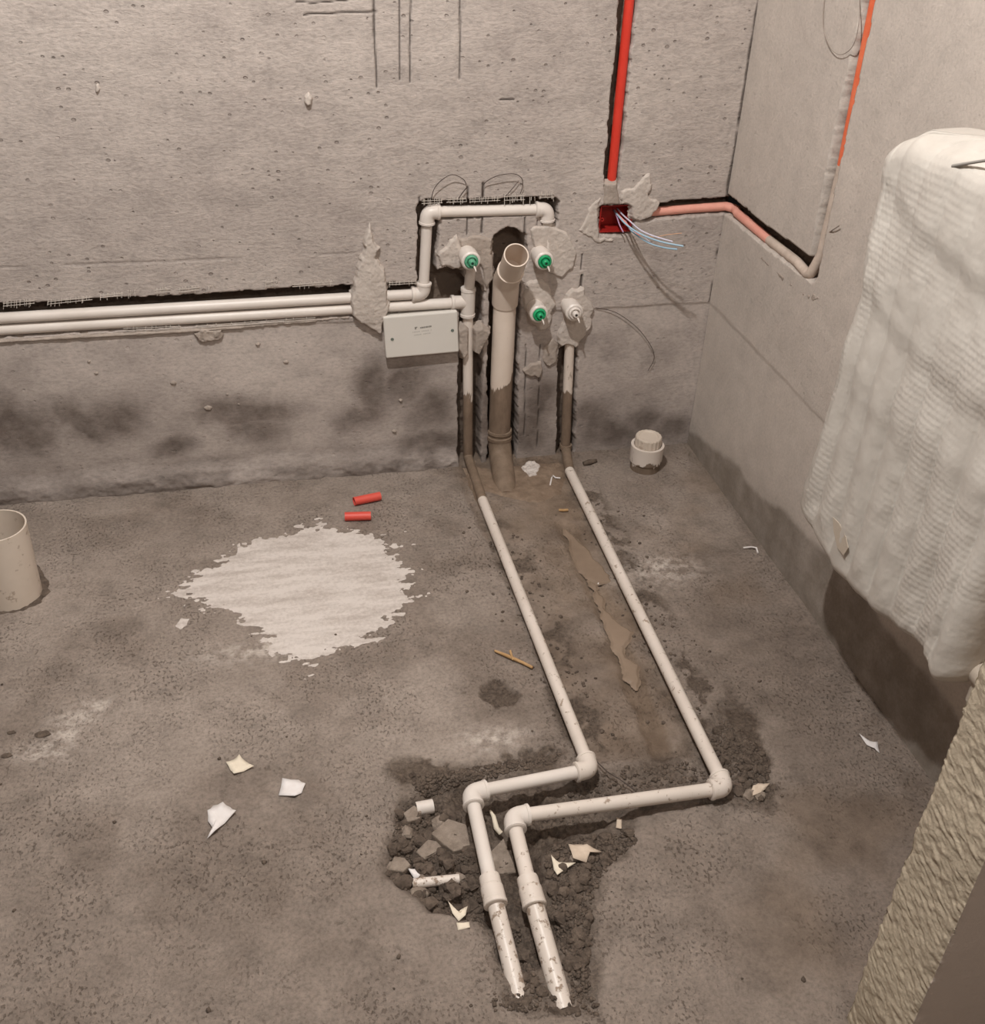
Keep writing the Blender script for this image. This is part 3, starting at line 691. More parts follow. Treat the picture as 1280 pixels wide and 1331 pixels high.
# ------------------------------------------------------------------ junction box lid
def lid():
    yb = -.016; c = [Vector(BW(x, y, yb)) for x, y in ((498, 411.5), (593, 402.5), (596.5, 456.5), (500.5, 464))]
    ct = sum(c, Vector())/4; ex = ((c[1]-c[0])+(c[2]-c[3]))/4; ez = ((c[0]-c[3])+(c[1]-c[2]))/4; n = Vector((0, -1, 0))
    T = Thing('junction_box', 'rectangular pale grey bonding box lid with two screws on the back wall', 'junction box', (ct.x, 0, ct.z-.05))
    T.part('back_box', boxv(ct+Vector((0, .012, 0)), ex*.92, (0, .016, 0), ez*.9), M_BOX, smooth=False)
    T.part('lid', boxv(ct+n*.0, ex, (0, .0065, 0), ez), M_BOX, smooth=False, bevel=.003)
    f = ct+n*.0066
    for u, v in ((-.80, -.08), (.84, .10)):
        p = f+ex*u+ez*v
        T.part('screw', lathe(p+n*.0003, n, [(-.001, .0036), (.0006, .0036), (.0010, .0026), (.0004, .0010), (.0004, 0)], 14), M_SCREW)
    # faint print: an emblem and one darker line over two paler rows of small characters, too blurred to read
    VF = []
    def bit(u, v, w, h): VF.append(boxv(f+ex*u+ez*v+n*.0002, ex*w, n*.0002, ez*h))
    bit(-.155, .36, .022, .055); bit(-.125, .40, .018, .02)
    for i in range(9): bit(-.02+.035*i, .36+.004*i, .012+.005*((i*7) % 3)/2, .03+.008*(i % 2))
    T.part('printed_emblem_line', merge(*VF), M_INK, smooth=False); VF = []
    for r_ in range(2):
        for i in range(13):
            if (i+r_*5) % 6 != 5: bit(-.23+.041*i, .18-.15*r_+.003*i, .008+.004*((i*5+r_) % 3)/2, .026)
    T.part('printed_rows', merge(*VF), mat_simple('pale_grey_ink', lin(186, 181, 175), None, .6), smooth=False)
lid()

# ------------------------------------------------------------------ socket back box, conduits, wires
def back_box():
    c = [Vector(BW(x, y, 0)) for x, y in ((781, 270), (821, 268.5), (820.5, 300), (782, 302))]
    ct = sum(c, Vector())/4; ex = Vector(((c[1]-c[0]).length/2+.001, 0, 0)); ez = Vector((0, 0, (c[0]-c[3]).length/2+.001)); t = .0018; dp = .023
    T = Thing('socket_box', 'red plastic back box sunk in the wall, open, with wires coming out', 'socket box', (ct.x, .02, ct.z-ez.z))
    m = ct+Vector((0, .004+dp, 0)); tt = Vector((0, dp, 0))
    T.part('back_panel', boxv(m+Vector((0, dp, 0)), ex, (0, t/2, 0), ez), M_REDBOX, smooth=False)
    for s in (-1, 1):
        T.part('side_panel', boxv(m+ex*s, (t/2, 0, 0), tt, ez), M_REDBOX, smooth=False)
        T.part('side_panel', boxv(m+ez*s, ex, tt, (0, 0, t/2)), M_REDBOX, smooth=False)
        p = m+ex*s*.82+Vector((0, -dp*.6, 0))-ez*.1
        T.part('screw_lug', lathe(p, (0, -1, 0), [(-.012, .0045), (.004, .0045), (.004, .0020), (-.004, .0020), (-.004, 0)], 14), M_REDBOX)
back_box()
single('conduit', tube([BW(834, -170, .012), BW(818, 0, .012), BW(806, 118, .012), BW(794.5, 236, .010)], .0098, 18), M_RED, 'bright red straight conduit in the wall groove above the socket box', 'conduit')
k0 = Vector(BW(838, 276, .014)); k1 = Vector(BW(895, 271, .012)); k2 = Vector(BW(943, 268, .010))
g0 = Vector(RW(958, 277, .012)); g1 = Vector(RW(1000, 312, .014)); g2 = Vector(RW(1053, 354, .012)); g3 = Vector(RW(1068, 330, .016)); g4 = Vector(RW(1095, 215, .017)); g5 = Vector(RW(1140, -10, .017)); g6 = Vector(RW(1160, -105, .017))
T = Thing('conduit', 'pink and orange bent conduit passing from the socket box round the wall corner', 'conduit', k0)
T.part('conduit_run', tube([k0, k1, k2] , .0098, 16), M_PINK)
T.part('conduit_run', tube(arc(k2, (k2+g0)/2+Vector((.012, .004, 0)), g0, .02, 6)+[g1], .0098, 16), M_PINK)
T.part('conduit_run', tube([g1, g1.lerp(g2, .6)]+arc(g1.lerp(g2, .7), g2+Vector((-.006, -.010, -.004)), g3, .016, 8)+[g3.lerp(g4, .15)], .0098, 16), M_DUSTC, label='cement-dusted bend')
T.part('conduit_run', tube([g3.lerp(g4, .14), g3.lerp(g4, .6), g4], .0098, 16), M_DUSTC, label='cement-dusted lower part of the vertical run')
T.part('conduit_run', tube([g4, g4.lerp(g5, .5), g5, g6], .0098, 16), M_ORANGE, label='orange vertical run')
# smear of cement inside the lower half of the groove
def wire(pts, r, mat, label, wh=BW):
    P = [Vector(wh(x, y, d)) for x, y, d in pts]; Q = []
    for i in range(len(P)-1):
        p0, p1, p2, p3 = P[max(i-1, 0)], P[i], P[i+1], P[min(i+2, len(P)-1)]
        for k in range(6):
            t = k/6; Q.append(.5*((2*p1)+(p2-p0)*t+(2*p0-5*p1+4*p2-p3)*t*t+(3*p1-p0-3*p2+p3)*t**3))
    Q.append(P[-1]); return single('wire', tube(Q, r, 8), mat, label, 'wire')
wire([(798, 274, .040), (803, 280, .0), (814, 292, -.04), (832, 304, -.075), (858, 314, -.11), (888, 320, -.135)], .0019, M_WBLUE, 'longer pale blue wire sticking out of the red socket box')
wire([(812, 284, .040), (815, 292, -.005), (824, 303, -.05), (844, 316, -.085), (864, 322, -.11), (880, 324, -.13)], .0019, M_WBLUE, 'shorter pale blue wire curving out beside the longer blue one')
wire([(802, 271, .040), (809, 279, .0), (818, 287, -.03), (832, 299, -.066), (850, 307, -.094), (874, 314, -.114)], .0017, M_WPALE, 'off-white wire lying along the two blue wires')
wire([(799, 273, .043), (804, 280, .01), (813, 289, -.012), (821, 299, -.035), (832, 306, -.06)], .0018, M_WPINK, 'pink wire leaving the red socket box')
wire([(797, 273, .043), (801, 280, .01), (805, 292, -.010), (810, 302, -.022)], .0015, M_WLILAC, 'short lilac wire hanging over the lower edge of the red socket box')
wire([(832, 306, -.06), (850, 308, -.085), (868, 305, -.10), (886, 303, -.11)], .0006, M_COPPER, 'single thin copper-coloured strand beside the blue wires')
wire([(836, 307, -.065), (850, 318, -.09), (866, 323, -.105), (880, 324, -.12)], .0006, M_WPALE, 'hair-thin pale strand under the blue wires')
# thin wires on the walls
wire([(560, 262, -.003), (564, 246, -.012), (574, 234, -.016), (588, 227, -.016), (602, 233, -.010), (606, 240, -.004)], .0008, M_WDARK, 'dark wire loop above the end of the overhead pipe over the dusty green plug')
wire([(628, 262, .0), (627, 245, -.006), (632, 236, -.010), (648, 228, -.016), (668, 226, -.016), (678, 232, -.014), (679, 243, -.010), (676, 252, -.004)], .0008, M_WDARK, 'dark wire loop above the middle of the overhead pipe')
wire([(657, 255, -.003), (666, 245, -.008), (674, 235, -.008)], .0007, M_WDARK, 'short straight dark wire inside the middle wire loop')
wire([(594, 262, -.003), (600, 252, -.008), (607, 243, -.008)], .0011, M_WDARK, 'short dark bent wire beside a saw cut above the overhead pipe')
wire([(774, 400, -.004), (800, 406, -.008), (828, 426, -.010), (846, 450, -.010), (850, 466, -.008), (842, 482, -.004)], .0007, M_WDARK, 'thin curved hair-like wire on the wall above the capped stub')
wire([(1072, -12, -.004), (1069, 30, -.007), (1078, 60, -.007), (1092, 71, -.007), (1108, 60, -.007), (1116, 30, -.007), (1117, -12, -.004)], .0007, M_WGREY, 'thin grey wire loop hanging on the right wall', RW)
wire([(1073, 305, .006), (1082, 299, -.004), (1091, 293, -.006)], .0011, M_WGREY, 'short grey wire end poking out of the right wall groove', RW)

# ------------------------------------------------------------------ wrapped radiator
def radiator():
    y0, y1, xf, xb = -.790, -1.264, -.155, -.022; z0, z1 = .345, .995
    w = y0-y1; dpt = xb-xf; cr = .036
    # outline sampled by arc length: front face, near side, back, far side
    pts = []
    def arcp(cy, cx, a0, a1, n):
        for i in range(n): a = a0+(a1-a0)*i/n; pts.append((cy+cr*math.cos(a), cx+cr*math.sin(a), math.cos(a), math.sin(a)))
    def lin_(ya, xa, yb, xb_, n, ny, nx):
        for i in range(n): t = i/n; pts.append((ya+(yb-ya)*t, xa+(xb_-xa)*t, ny, nx))
    st = .0026
    lin_(y0-cr, xf, y1+cr, xf, int((w-2*cr)/st), 0, -1)
    arcp(y1+cr, xf+cr, -math.pi/2, -math.pi, 24)
    lin_(y1, xf+cr, y1, xb-cr, int((dpt-2*cr)/st), -1, 0)
    arcp(y1+cr, xb-cr, math.pi, math.pi/2, 12)
    lin_(y1+cr, xb, y0-cr, xb, 40, 0, 1)
    arcp(y0-cr, xb-cr, math.pi/2, 0, 12)
    lin_(y0, xb-cr, y0, xf+cr, int((dpt-2*cr)/st), 1, 0)
    arcp(y0-cr, xf+cr, 0, -math.pi/2, 24)
    A = np.array(pts); s = np.concatenate([[0], np.cumsum(np.hypot(np.diff(A[:, 0]), np.diff(A[:, 1])))])
    zz = np.arange(z0, z1, st); nz = len(zz)
    # cap rows: inset factor
    cap = np.linspace(0, 1, 26)[1:]
    Zr = np.concatenate([z0-.0*cap[::-1], zz, z1+0*cap]); K = np.concatenate([1-cap[::-1]*.999, np.ones(nz), 1-cap*.999])
    S, ZZ = np.meshgrid(s, Zr); Kk = K[:, None]*np.ones_like(S)
    yy = A[None, :, 0]*np.ones_like(S); xx = A[None, :, 1]*np.ones_like(S); ny = A[None, :, 2]; nx = A[None, :, 3]
    front = np.clip(-nx, 0, 1)
    v = (ZZ-z0)/(z1-z0)
    # columns of the radiator telegraphing through the wrap
    ph = (y0-yy)/.0606; col = np.abs(np.sin(np.pi*ph))**.55
    soft = (.25 + .75*sst(.72, .30, v))*(.25+.75*sst(0, .10, v))
    d = front*(col-.6)*.013*soft
    # last column stands proud at the bottom
    d = d + front*.010*sst(-1.188, -1.206, yy)*sst(.45, .1, v)
    # wraps of film: sloping overlapping bands, each with a raised lip
    ub = (ZZ + .10*(yy+.8)*0 - .05*np.sin((yy+.8)*5))/.150 + .12*fbm(yy*5, ZZ*5, 121, 2); fr = ub-np.floor(ub)
    d = d + .0050*sst(.0, .30, fr)*sst(1.0, .4, fr)*sst(.35, .5, v) + .0030*fbm(S*9, ZZ*9, 122, 3)
    # diagonal tucks near the lower edge
    u2 = (yy+.8)*1.0 + (ZZ-z0)*.55
    d = d + .006*sst(.45, .05, v)*fbm(u2*16, ZZ*5, 123, 3)
    # bubbles
    pb = .0098; row = np.floor(ZZ/pb); a_ = ((S + (row % 2)*pb/2)/pb) % 1-.5; b_ = (ZZ/pb) % 1-.5
    bub = np.clip(1-(a_**2+b_**2)/.16, 0, 1)**.6
    d = d + .0008*bub*np.where(Kk > .99, 1, 0)*(.15+.85*sst(-.25, .35, fbm(S*9, ZZ*9, 124, 3)))
    d = d + .0010*fbm(S*40, ZZ*40, 125, 3)
    # rounded shoulders top and bottom
    top = np.sqrt(np.clip(1-np.clip((ZZ-(z1-.035))/.035, 0, 1)**2, 0, 1)); bot = np.sqrt(np.clip(1-np.clip(((z0+.022)-ZZ)/.022, 0, 1)**2, 0, 1))
    d = d - (1-top)*.028 - (1-bot)*.016
    cy, cx = (y0+y1)/2, (xf+xb)/2
    py = yy+ny*d; px_ = xx+nx*d
    py = cy+(py-cy)*Kk; px_ = cx+(px_-cx)*Kk
    # slightly fuller toward the top, lumpy top edge, drooping near end
    zt = ZZ + sst(.85, 1, v)*(.006*fbm(py*12, px_*12, 126, 3) - .022*sst(-.86, -.80, py)*1.0 + .010*sst(-.9, -.98, py))
    zt = zt + np.where((v >= .999) & (Kk < .999), .018*(1-Kk**3), 0) - np.where((v <= .001) & (Kk < .999), .004*(1-Kk**3), 0)
    zt = zt - sst(.35, 0, v)*(.014*np.exp(-((py+1.232)/.022)**2)) + sst(.3, 0, v)*np.interp(-py, [.78, .82, .93, 1.06, 1.18, 1.21, 1.3], [.0, -.012, -.036, -.022, .008, .012, .012])
    py = py + .020*sst(.28, 0, v)*sst(-.90, -.79, py)
    py = py - .012*np.exp(-((v-.55)/.24)**2)*sst(-.95, -.80, py)
    px_ = np.minimum(px_, -.006)
    P = np.stack([px_, py, zt], -1); P = np.concatenate([P, P[:, :1]], 1)
    T = Thing('wrapped_radiator', 'tall radiator wrapped in white bubble wrap, hung on the right wall', 'radiator', (-.08, -1.04, z0-.01))
    P = P-np.array(T.loc)
    me = grid_mesh('bubble_wrap', P, M_WRAP); fix_normals(me); link('bubble_wrap', me, T.o)
    # wall brackets behind, valve at the near lower end, cable tie across the top
    for yb in (-.92, -1.18):
        for zb in (.45, .88): T.part('bracket', boxv((-.012, yb, zb), (.014, 0, 0), (0, .012, 0), (0, 0, .02)), M_VALVE, smooth=False, bevel=.002)
    q = Vector(RW(1272, 872, -.115)); 
    T.part('valve', merge(lathe(q+Vector((0, .03, 0)), (0, -1, 0), [(0, .0), (0, .011), (.022, .011), (.022, .017), (.030, .0185), (.052, .0185), (.056, .015), (.056, 0)], 20), lathe(q+Vector((0, -.012, .004)), (0, 0, -1), [(-.004, .0), (0, .012), (.050, .012), (.050, 0)], 18)), M_VALVE)
    q0 = Vector(RW(1238, 216, -.152)); q1 = Vector(RW(1290, 207, -.148))
    T.part('cable_tie', tube([q0, q0.lerp(q1, .5)+Vector((-.002, 0, .0)), q1], [.0024, .0020, .0020], 8), M_TIE)
    # torn flap near the lower far corner
    tp = [Vector(RW(x, y, -.1605)) for x, y in ((1082, 672), (1090, 680), (1099, 698), (1102, 712), (1096, 722), (1088, 712), (1083, 690))]
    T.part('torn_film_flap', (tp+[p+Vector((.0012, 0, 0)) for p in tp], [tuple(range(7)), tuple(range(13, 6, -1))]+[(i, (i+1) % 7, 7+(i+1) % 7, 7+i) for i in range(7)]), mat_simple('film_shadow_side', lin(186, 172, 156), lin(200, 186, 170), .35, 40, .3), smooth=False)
radiator()

# ------------------------------------------------------------------ stubs on the floor
def stub_cap():
    b = Vector(FL(837.5, 608, 0)); r = .0385
    T = Thing('capped_stub', 'short white drain stub with a ribbed cap beside the wall corner', 'drain stub', (b.x, b.y, 0))
    bb = Vector((b.x, b.y, -.012))
    T.part('stub', lathe(bb, (0, 0, 1), [(0, r*.92), (.034, r*.92), (.035, r), (.074, r*1.03), (.078, r*1.03), (.078, r*.86), (.070, r*.86), (.070, 0)], 36), M_PVCC)
    V = []; F = []; n = 72
    prof = [(.066, .80), (.098, .80), (.101, .76), (.101, .60), (.099, .56), (.099, .0)]
    for i, (h, k) in enumerate(prof):
        for j in range(n):
            a = 2*math.pi*j/n; rb = k*r*(1+(.025 if (j % 4) < 2 and i < 3 else -.01)*(1 if i < 3 else 0)); V.append(bb+Vector((math.cos(a)*rb, math.sin(a)*rb, h)))
    for i in range(len(prof)-1):
        for j in range(n): F.append((i*n+j, i*n+(j+1) % n, (i+1)*n+(j+1) % n, (i+1)*n+j))
    cap = T.part('cap', (V, F), M_PVCS, smooth=False)
stub_cap()
def stub_open():
    top = Vector(FL(-3, 683, .165)); 
    base = Vector((top.x-.004, top.y, 0)); r = .055
    T = Thing('open_stub', 'wide open grey-white drain stub standing up from the floor', 'drain stub', (base.x, base.y, 0))
    t = Vector((base.x, base.y, .165)); p0 = Vector((base.x, base.y, -.015))
    T.part('pipe', pipe_hollow([p0, p0.lerp(t, .3), p0.lerp(t, .7), t], r, r-.0032, 48), M_PVCS)
    VF = []
    px = [(52, 760), (62, 748), (70, 762), (62, 780), (50, 785)]
    relief('mortar_collar', 'f', [(-50, 800), (0, 802), (35, 795), (55, 785), (70, 768), (60, 745), (40, 720), (0, 712), (-60, 715), (-70, 760)], .003, M_CLOD, T.o, jit=.008, edge=.012, rough=.004, seed=5, base='surf', drop=.004).location = -T.loc
stub_open()

# ------------------------------------------------------------------ loose things on the floor
def offcut(pa, pb, label):
    r = .0098; a = Vector(FL(*pa, r)); b = Vector(FL(*pb, r))
    h = max(fh(a.x, a.y), fh(b.x, b.y)); a.z += h; b.z += h
    FRAME = pipe_hollow([a.lerp(b, .5), a.lerp(b, .75), b], r, r-.0014, 20); F2 = pipe_hollow([a.lerp(b, .5), a.lerp(b, .25), a], r, r-.0014, 20)
    single('conduit_offcut', merge(FRAME, F2), M_REDOFF, label, 'conduit offcut', 'red conduit offcuts on the floor')
offcut((460, 652), (494, 645), 'short red conduit offcut lying askew, closer to the back wall')
offcut((448, 672), (482, 671), 'short red conduit offcut lying next to the white powder')
def powder_patch():
    P = fl2([(224, 770), (250, 748), (288, 728), (318, 708), (332, 690), (352, 694), (372, 698), (385, 682), (420, 680), (455, 690), (480, 700), (500, 700), (522, 712), (528, 730), (536, 750), (540, 782), (520, 802), (490, 822), (480, 840), (455, 842), (430, 852), (405, 864), (375, 852), (350, 838), (335, 818), (305, 806), (280, 792), (255, 786)])
    lo = P.min(0)-.05; hi = P.max(0)+.05
    A, B = np.meshgrid(np.arange(lo[0], hi[0], .0016), np.arange(lo[1], hi[1], .0016))
    d = polyd(A, B, P) + .018*fbm(A*14, B*14, 401, 3)
    c = sst(-.045, .075, d)
    u = A*.995 + B*.10; w = -A*.10 + B*.995                       # brush strokes run roughly along the wall
    t = 1.45*c - .62 + .62*fbm(u*14, w*75, 402, 4) + .62*fbm(A*90, B*90, 403, 4)
    h = np.clip(t, -1, .9)*.0011
    k = (h > -.0004) & (d > -.05); keep = k[:-1, :-1] | k[1:, :-1] | k[:-1, 1:] | k[1:, 1:]
    Q = np.stack([A, B, Hfloor(A, B)[0] + h], -1); c0 = np.array([Q[..., 0][k].mean(), Q[..., 1][k].mean(), Q[..., 2][k].min()])
    return link('lime_powder', grid_mesh('lime_powder', Q-c0, M_POWDER, keep), None, c0)
powder = powder_patch()
tag(powder, 'patch of white lime powder smeared on the floor', 'powder', kind='stuff')
p2 = relief('powder_smear', 'f', [(225, 815), (234, 803), (250, 803), (246, 814), (234, 820)], .0015, M_POWDER, None, jit=.006, edge=.008, seed=4, drop=.002, base='surf'); tag(p2, 'small white powder smear beside the big powder patch', 'powder', kind='stuff')
for i, P in enumerate(PUD):
    o = relief('muddy_water', 'f', P, .0, M_WATER, None, jit=.009, jf=34, edge=.004, rough=.0, seed=8+i, drop=.004, base='flat', low=-.0035)
    tag(o, ['wide pool of muddy water between the floor pipes, closer to the wall', 'narrow strip of muddy water running between the floor pipes'][i], 'muddy water', kind='stuff')
# mud packed round the pipe feet at the wall
o = relief('mud_mound', 'f', [(596, 606), (612, 600), (640, 606), (672, 600), (730, 596), (742, 606), (735, 640), (700, 655), (670, 650), (630, 640), (612, 645)], .003, M_MUDPATCH, floor, jit=.006, edge=.02, rough=.0015, rf=60, seed=15, drop=.004, base='surf')
o = relief('white_crumbs', 'f', [(676, 606), (684, 598), (696, 597), (704, 606), (700, 618), (686, 622)], .006, M_POWDER, None, jit=.008, edge=.008, rough=.005, rf=130, seed=16, drop=.004, base='surf', res=.0014); tag(o, 'small heap of pale plaster crumbs between drain bend and right pipe', 'plaster crumbs', kind='stuff')
o = relief('mud_smear', 'f', [(603, 618), (612, 612), (626, 640), (634, 664), (626, 668), (616, 645)], .012, M_MUDPATCH, floor, jit=.004, edge=.010, rough=.0015, seed=17, drop=.006, base='surf')

for k_, px_ in enumerate(([(640, 1282), (662, 1278), (668, 1290), (684, 1290), (688, 1276), (700, 1284), (702, 1318), (645, 1320)], [(702, 1292), (718, 1290), (722, 1300), (738, 1300), (742, 1286), (764, 1288), (766, 1322), (704, 1322)])):
    relief('mud_mound', 'f', px_, .012, M_CLOD, floor, jit=.010, edge=.030, rough=.005, rf=110, seed=31+k_, drop=.006, base='surf')

def scrap(name, px, mat, label, cat='scrap', curl=.006, lift=.003, fold=None, group=None):
    P = np.array([FL(x, y, .002) for x, y in px]); c = P.mean(0); h = max(fh(q[0], q[1]) for q in P)
    z = []
    for i, q in enumerate(P):
        z.append(h + lift*.3 + (curl if (i % 2 == 0) else curl*.25))
    # refine: ring of mid points for a softer sheet
    n = len(P); V = []; N2 = 2*n
    out = []
    for i in range(n):
        a, b = P[i], P[(i+1) % n]; za, zb = z[i], z[(i+1) % n]
        out.append((a[0], a[1], za)); m = (a+b)/2+(c-(a+b)/2)*.04; out.append((m[0], m[1], (za+zb)/2-.0008))
    inn = [(x+(c[0]-x)*.5, y+(c[1]-y)*.5, h+lift+(zz_-h)*.2) for x, y, zz_ in out]
    V = out + inn + [(c[0], c[1], h+lift)]
    F = []
    for i in range(N2):
        j = (i+1) % N2; F += [(i, j, N2+j, N2+i), (N2+i, N2+j, 2*N2)]
    k = len(V); V2 = V + [(x, y, zz_-.0011) for x, y, zz_ in V]
    F2 = F + [tuple(q+k for q in f[::-1]) for f in F] + [(i, k+i, k+(i+1) % N2, (i+1) % N2) for i in range(N2)]
    return single(name, (V2, F2), mat, label, cat, group)
scrap('paper_scrap', [(294, 992), (304, 986), (311, 982), (318, 988), (330, 997), (316, 1002), (304, 1007), (299, 1000)], M_CREAM, 'cream paper scrap with a pointed tip, nearest the powder of three', 'paper scrap')
scrap('paper_scrap', [(367, 1013), (388, 1013), (397, 1020), (392, 1030), (383, 1036), (362, 1033)], M_PAPER, 'flat white five-sided paper scrap on the open floor', 'paper scrap')
scrap('paper_scrap', [(270, 1056), (277, 1047), (290, 1045), (299, 1049), (307, 1056), (292, 1070), (280, 1082), (269, 1090), (276, 1078), (270, 1067)], M_PAPER, 'rounded white paper scrap with a thin curled tail', 'paper scrap', .007, .006)
scrap('plastic_shred', [(1116, 955), (1130, 963), (1140, 966), (1143, 979), (1136, 974), (1126, 968)], M_PAPER, 'white plastic shred on the floor beside the radiator shadow', 'scrap', .004)
scrap('paper_scrap', [(738, 1102), (752, 1098), (762, 1102), (782, 1108), (766, 1112), (762, 1122), (744, 1120)], M_TAN, 'crumpled tan paper scrap in the rubble beside the right pipe coupling', 'paper scrap', .010, .008)
scrap('plastic_shred', [(716, 1112), (726, 1118), (748, 1122), (734, 1128), (724, 1138), (720, 1128)], M_CREAM, 'thin twisted cream shred beside the crumpled tan paper', 'scrap', .008, .004)
scrap('plaster_chip', [(582, 1174), (590, 1182), (598, 1188), (608, 1178), (605, 1192), (596, 1198), (588, 1190)], M_CREAM, 'two-pronged pale plaster chip at the edge of the dug-out rubble', 'plaster chip', .006, .004)
scrap('plaster_chip', [(593, 1200), (610, 1198), (611, 1206), (595, 1209)], M_CREAM, 'small oblong pale chip on the floor below the two-pronged chip', 'plaster chip', .002, .002)
scrap('plaster_chip', [(530, 1123), (539, 1119), (546, 1132), (540, 1135)], M_PAPER, 'small white chip touching the broken pipe piece in the rubble', 'plaster chip', .012, .012)
scrap('plastic_shred', [(1000, 1021), (985, 1018), (978, 1024), (972, 1036), (986, 1034), (994, 1026)], M_TAN, 'crumpled translucent scrap beside the outer floor pipe elbow', 'scrap', .008, .005)
scrap('plastic_shred', [(802, 1060), (809, 1061), (808, 1075), (801, 1072)], M_TAN, 'little tan scrap just in front of the long cross pipe', 'scrap', .004, .003)
def rod(name, pts, r, mat, label, cat):
    P = []
    for x, y, h in pts:
        q = FL(x, y, h); q[2] = h + fh(q[0], q[1]); P.append(q)
    return single(name, tube(P, r, 10), mat, label, cat)
rod('wood_splinter', [(643, 846, .005), (660, 853, .006), (678, 861, .005), (692, 868, .005)], [.0022, .0035, .003, .0028], M_STICK, 'thin tan wood splinter lying beside the inner floor pipe', 'splinter')
rod('wood_splinter', [(663, 846, .009), (665, 853, .009), (667, 858, .006)], .0022, M_STICK, 'tiny crosswise splinter on top of the longer one', 'splinter')
rod('white_shred', [(966, 712, .003), (976, 711, .005), (983, 712, .006), (985, 719, .003)], .0020, M_PAPER, 'thin hooked white shred near the right wall', 'scrap')
rod('white_shred', [(715, 628, .003), (717, 619, .004), (719, 615, .006), (722, 619, .006), (728, 619, .004)], .0018, M_PAPER, 'bent white shred on the mud near the wall between the pipes', 'scrap')
rod('white_shred', [(638, 1043, .010), (642, 1052, .014), (646, 1061, .016), (652, 1066, .014)], [.002, .0035, .0045, .004], M_CREAM, 'pale curved shred between the two floor pipe elbows', 'scrap')
rod('floor_wire', [(776, 988, .010), (790, 1000, .016), (806, 1010, .016), (824, 1022, .014)], .0010, M_WDARK, 'thin dark wire slanting between the inner elbow and cross pipe', 'wire')
rod('dark_lump', [(758, 603, .005), (766, 601, .007), (775, 599, .005)], [.005, .007, .004], M_CLOD, 'oblong dark lump on the floor by the right riser foot', 'lump')
rod('twig', [(727, 660, .004), (732, 661, .005), (738, 660, .004)], .003, M_STICK, 'short brown twig at the head of the muddy strip', 'twig')
# broken pipe bits in the rubble
def pbit(pa, pb, r, label, mat):
    a = Vector(FL(*pa, r*.6)); b = Vector(FL(*pb, r*.6)); h = max(fh(a.x, a.y), fh(b.x, b.y))+.002; a.z += h; b.z += h
    single('pipe_offcut', merge(pipe_hollow([a.lerp(b, .5), a.lerp(b, .8), b], r, r-.0025, 18), pipe_hollow([a.lerp(b, .5), a.lerp(b, .2), a], r, r-.0025, 18)), mat, label, 'pipe offcut')
pbit((541, 1040), (563, 1036), .0115, 'stubby white pipe offcut half buried at the rubble edge', M_PVC)
pbit((536, 1140), (597, 1134), .0075, 'long thin muddy pipe piece lying across the rubble', M_PVCE)

# mortar slabs and clods
def clod_mesh(i, el=(1, 1, .7), sub=2):
    bm = bmesh.new(); bmesh.ops.create_icosphere(bm, subdivisions=sub, radius=1.0); r = np.random.default_rng(50+i)
    off = r.uniform(-9, 9, 3)
    for v in bm.verts:
        p = np.array(v.co); n = fbm(np.array([p[0]*1.3+off[0]+p[2]]), np.array([p[1]*1.3+off[1]-p[2]*.7]), i, 3)[0]
        n2 = fbm(np.array([p[0]*3.1+off[1]-p[2]*2]), np.array([p[1]*3.1+off[2]+p[2]*1.7]), i+77, 2)[0]; v.co = v.co*(1+.55*n+.22*n2)
        v.co = Vector((v.co.x*el[0], v.co.y*el[1], v.co.z*el[2]))
    me = bpy.data.meshes.new('clod'); bm.to_mesh(me); bm.free(); return me
CM = [clod_mesh(i, (1, RNG.uniform(.7, 1.1), RNG.uniform(.5, .85))) for i in range(9)]
for i, m in enumerate(CM): m.materials.append(M_CLODL if i == 8 else M_CLOD)
def inside_px(poly, n):
    P = np.array(poly, float); lo, hi = P.min(0), P.max(0); out = []
    while len(out) < n:
        c = RNG.uniform(lo, hi, (400, 2)); k = polyd(c[:, 0], c[:, 1], P) > 2; out += [tuple(q) for q in c[k]]
    return out[:n]
PXPITL = [(512, 1050), (545, 1030), (590, 1040), (608, 1060), (622, 1120), (632, 1175), (625, 1200), (585, 1190), (545, 1165), (500, 1140)]
PXRIGHT = [(705, 1100), (740, 1090), (825, 1070), (830, 1095), (795, 1120), (770, 1170), (768, 1290), (745, 1300), (720, 1190)]
PXELB = [(900, 960), (945, 930), (1000, 985), (1002, 1040), (965, 1040), (925, 990)]
PXMID = [(640, 1190), (672, 1190), (712, 1290), (680, 1290)]
PXTOP = [(530, 1005), (700, 980), (735, 975), (720, 992), (600, 1015), (540, 1030)]
nclod = 0
def scatter(poly, n, lo, hi, grp, label):
    for x, y in inside_px(poly, n):
        p = FL(x, y, 0); s = RNG.uniform(lo, hi)*(1 if RNG.random() > .2 else 1.35); h = fh(p[0], p[1])
        o = bpy.data.objects.new('clod', CM[int(RNG.integers(0, 8)) if RNG.random() > .05 else 8]); COL.objects.link(o)
        o.location = (p[0], p[1], h+s*.25); o.scale = (s, s, s); o.rotation_euler = (RNG.uniform(-.4, .4), RNG.uniform(-.4, .4), RNG.uniform(0, 6.28))
        tag(o, label, 'clod', grp)
scatter(PXPITL, 75, .007, .012, 'mortar clods in the pit beside the floor pipes', 'dark crumbly mortar clod lying in the pit beside the inner floor pipe')
scatter(PXRIGHT, 55, .006, .010, 'mortar clods beside the outer pipe end', 'dark crumbly mortar clod beside the outer lower pipe and its coupling')
scatter(PXELB, 34, .006, .009, 'mortar clods round the outer elbow', 'dark crumbly mortar clod round the outer floor pipe elbow')
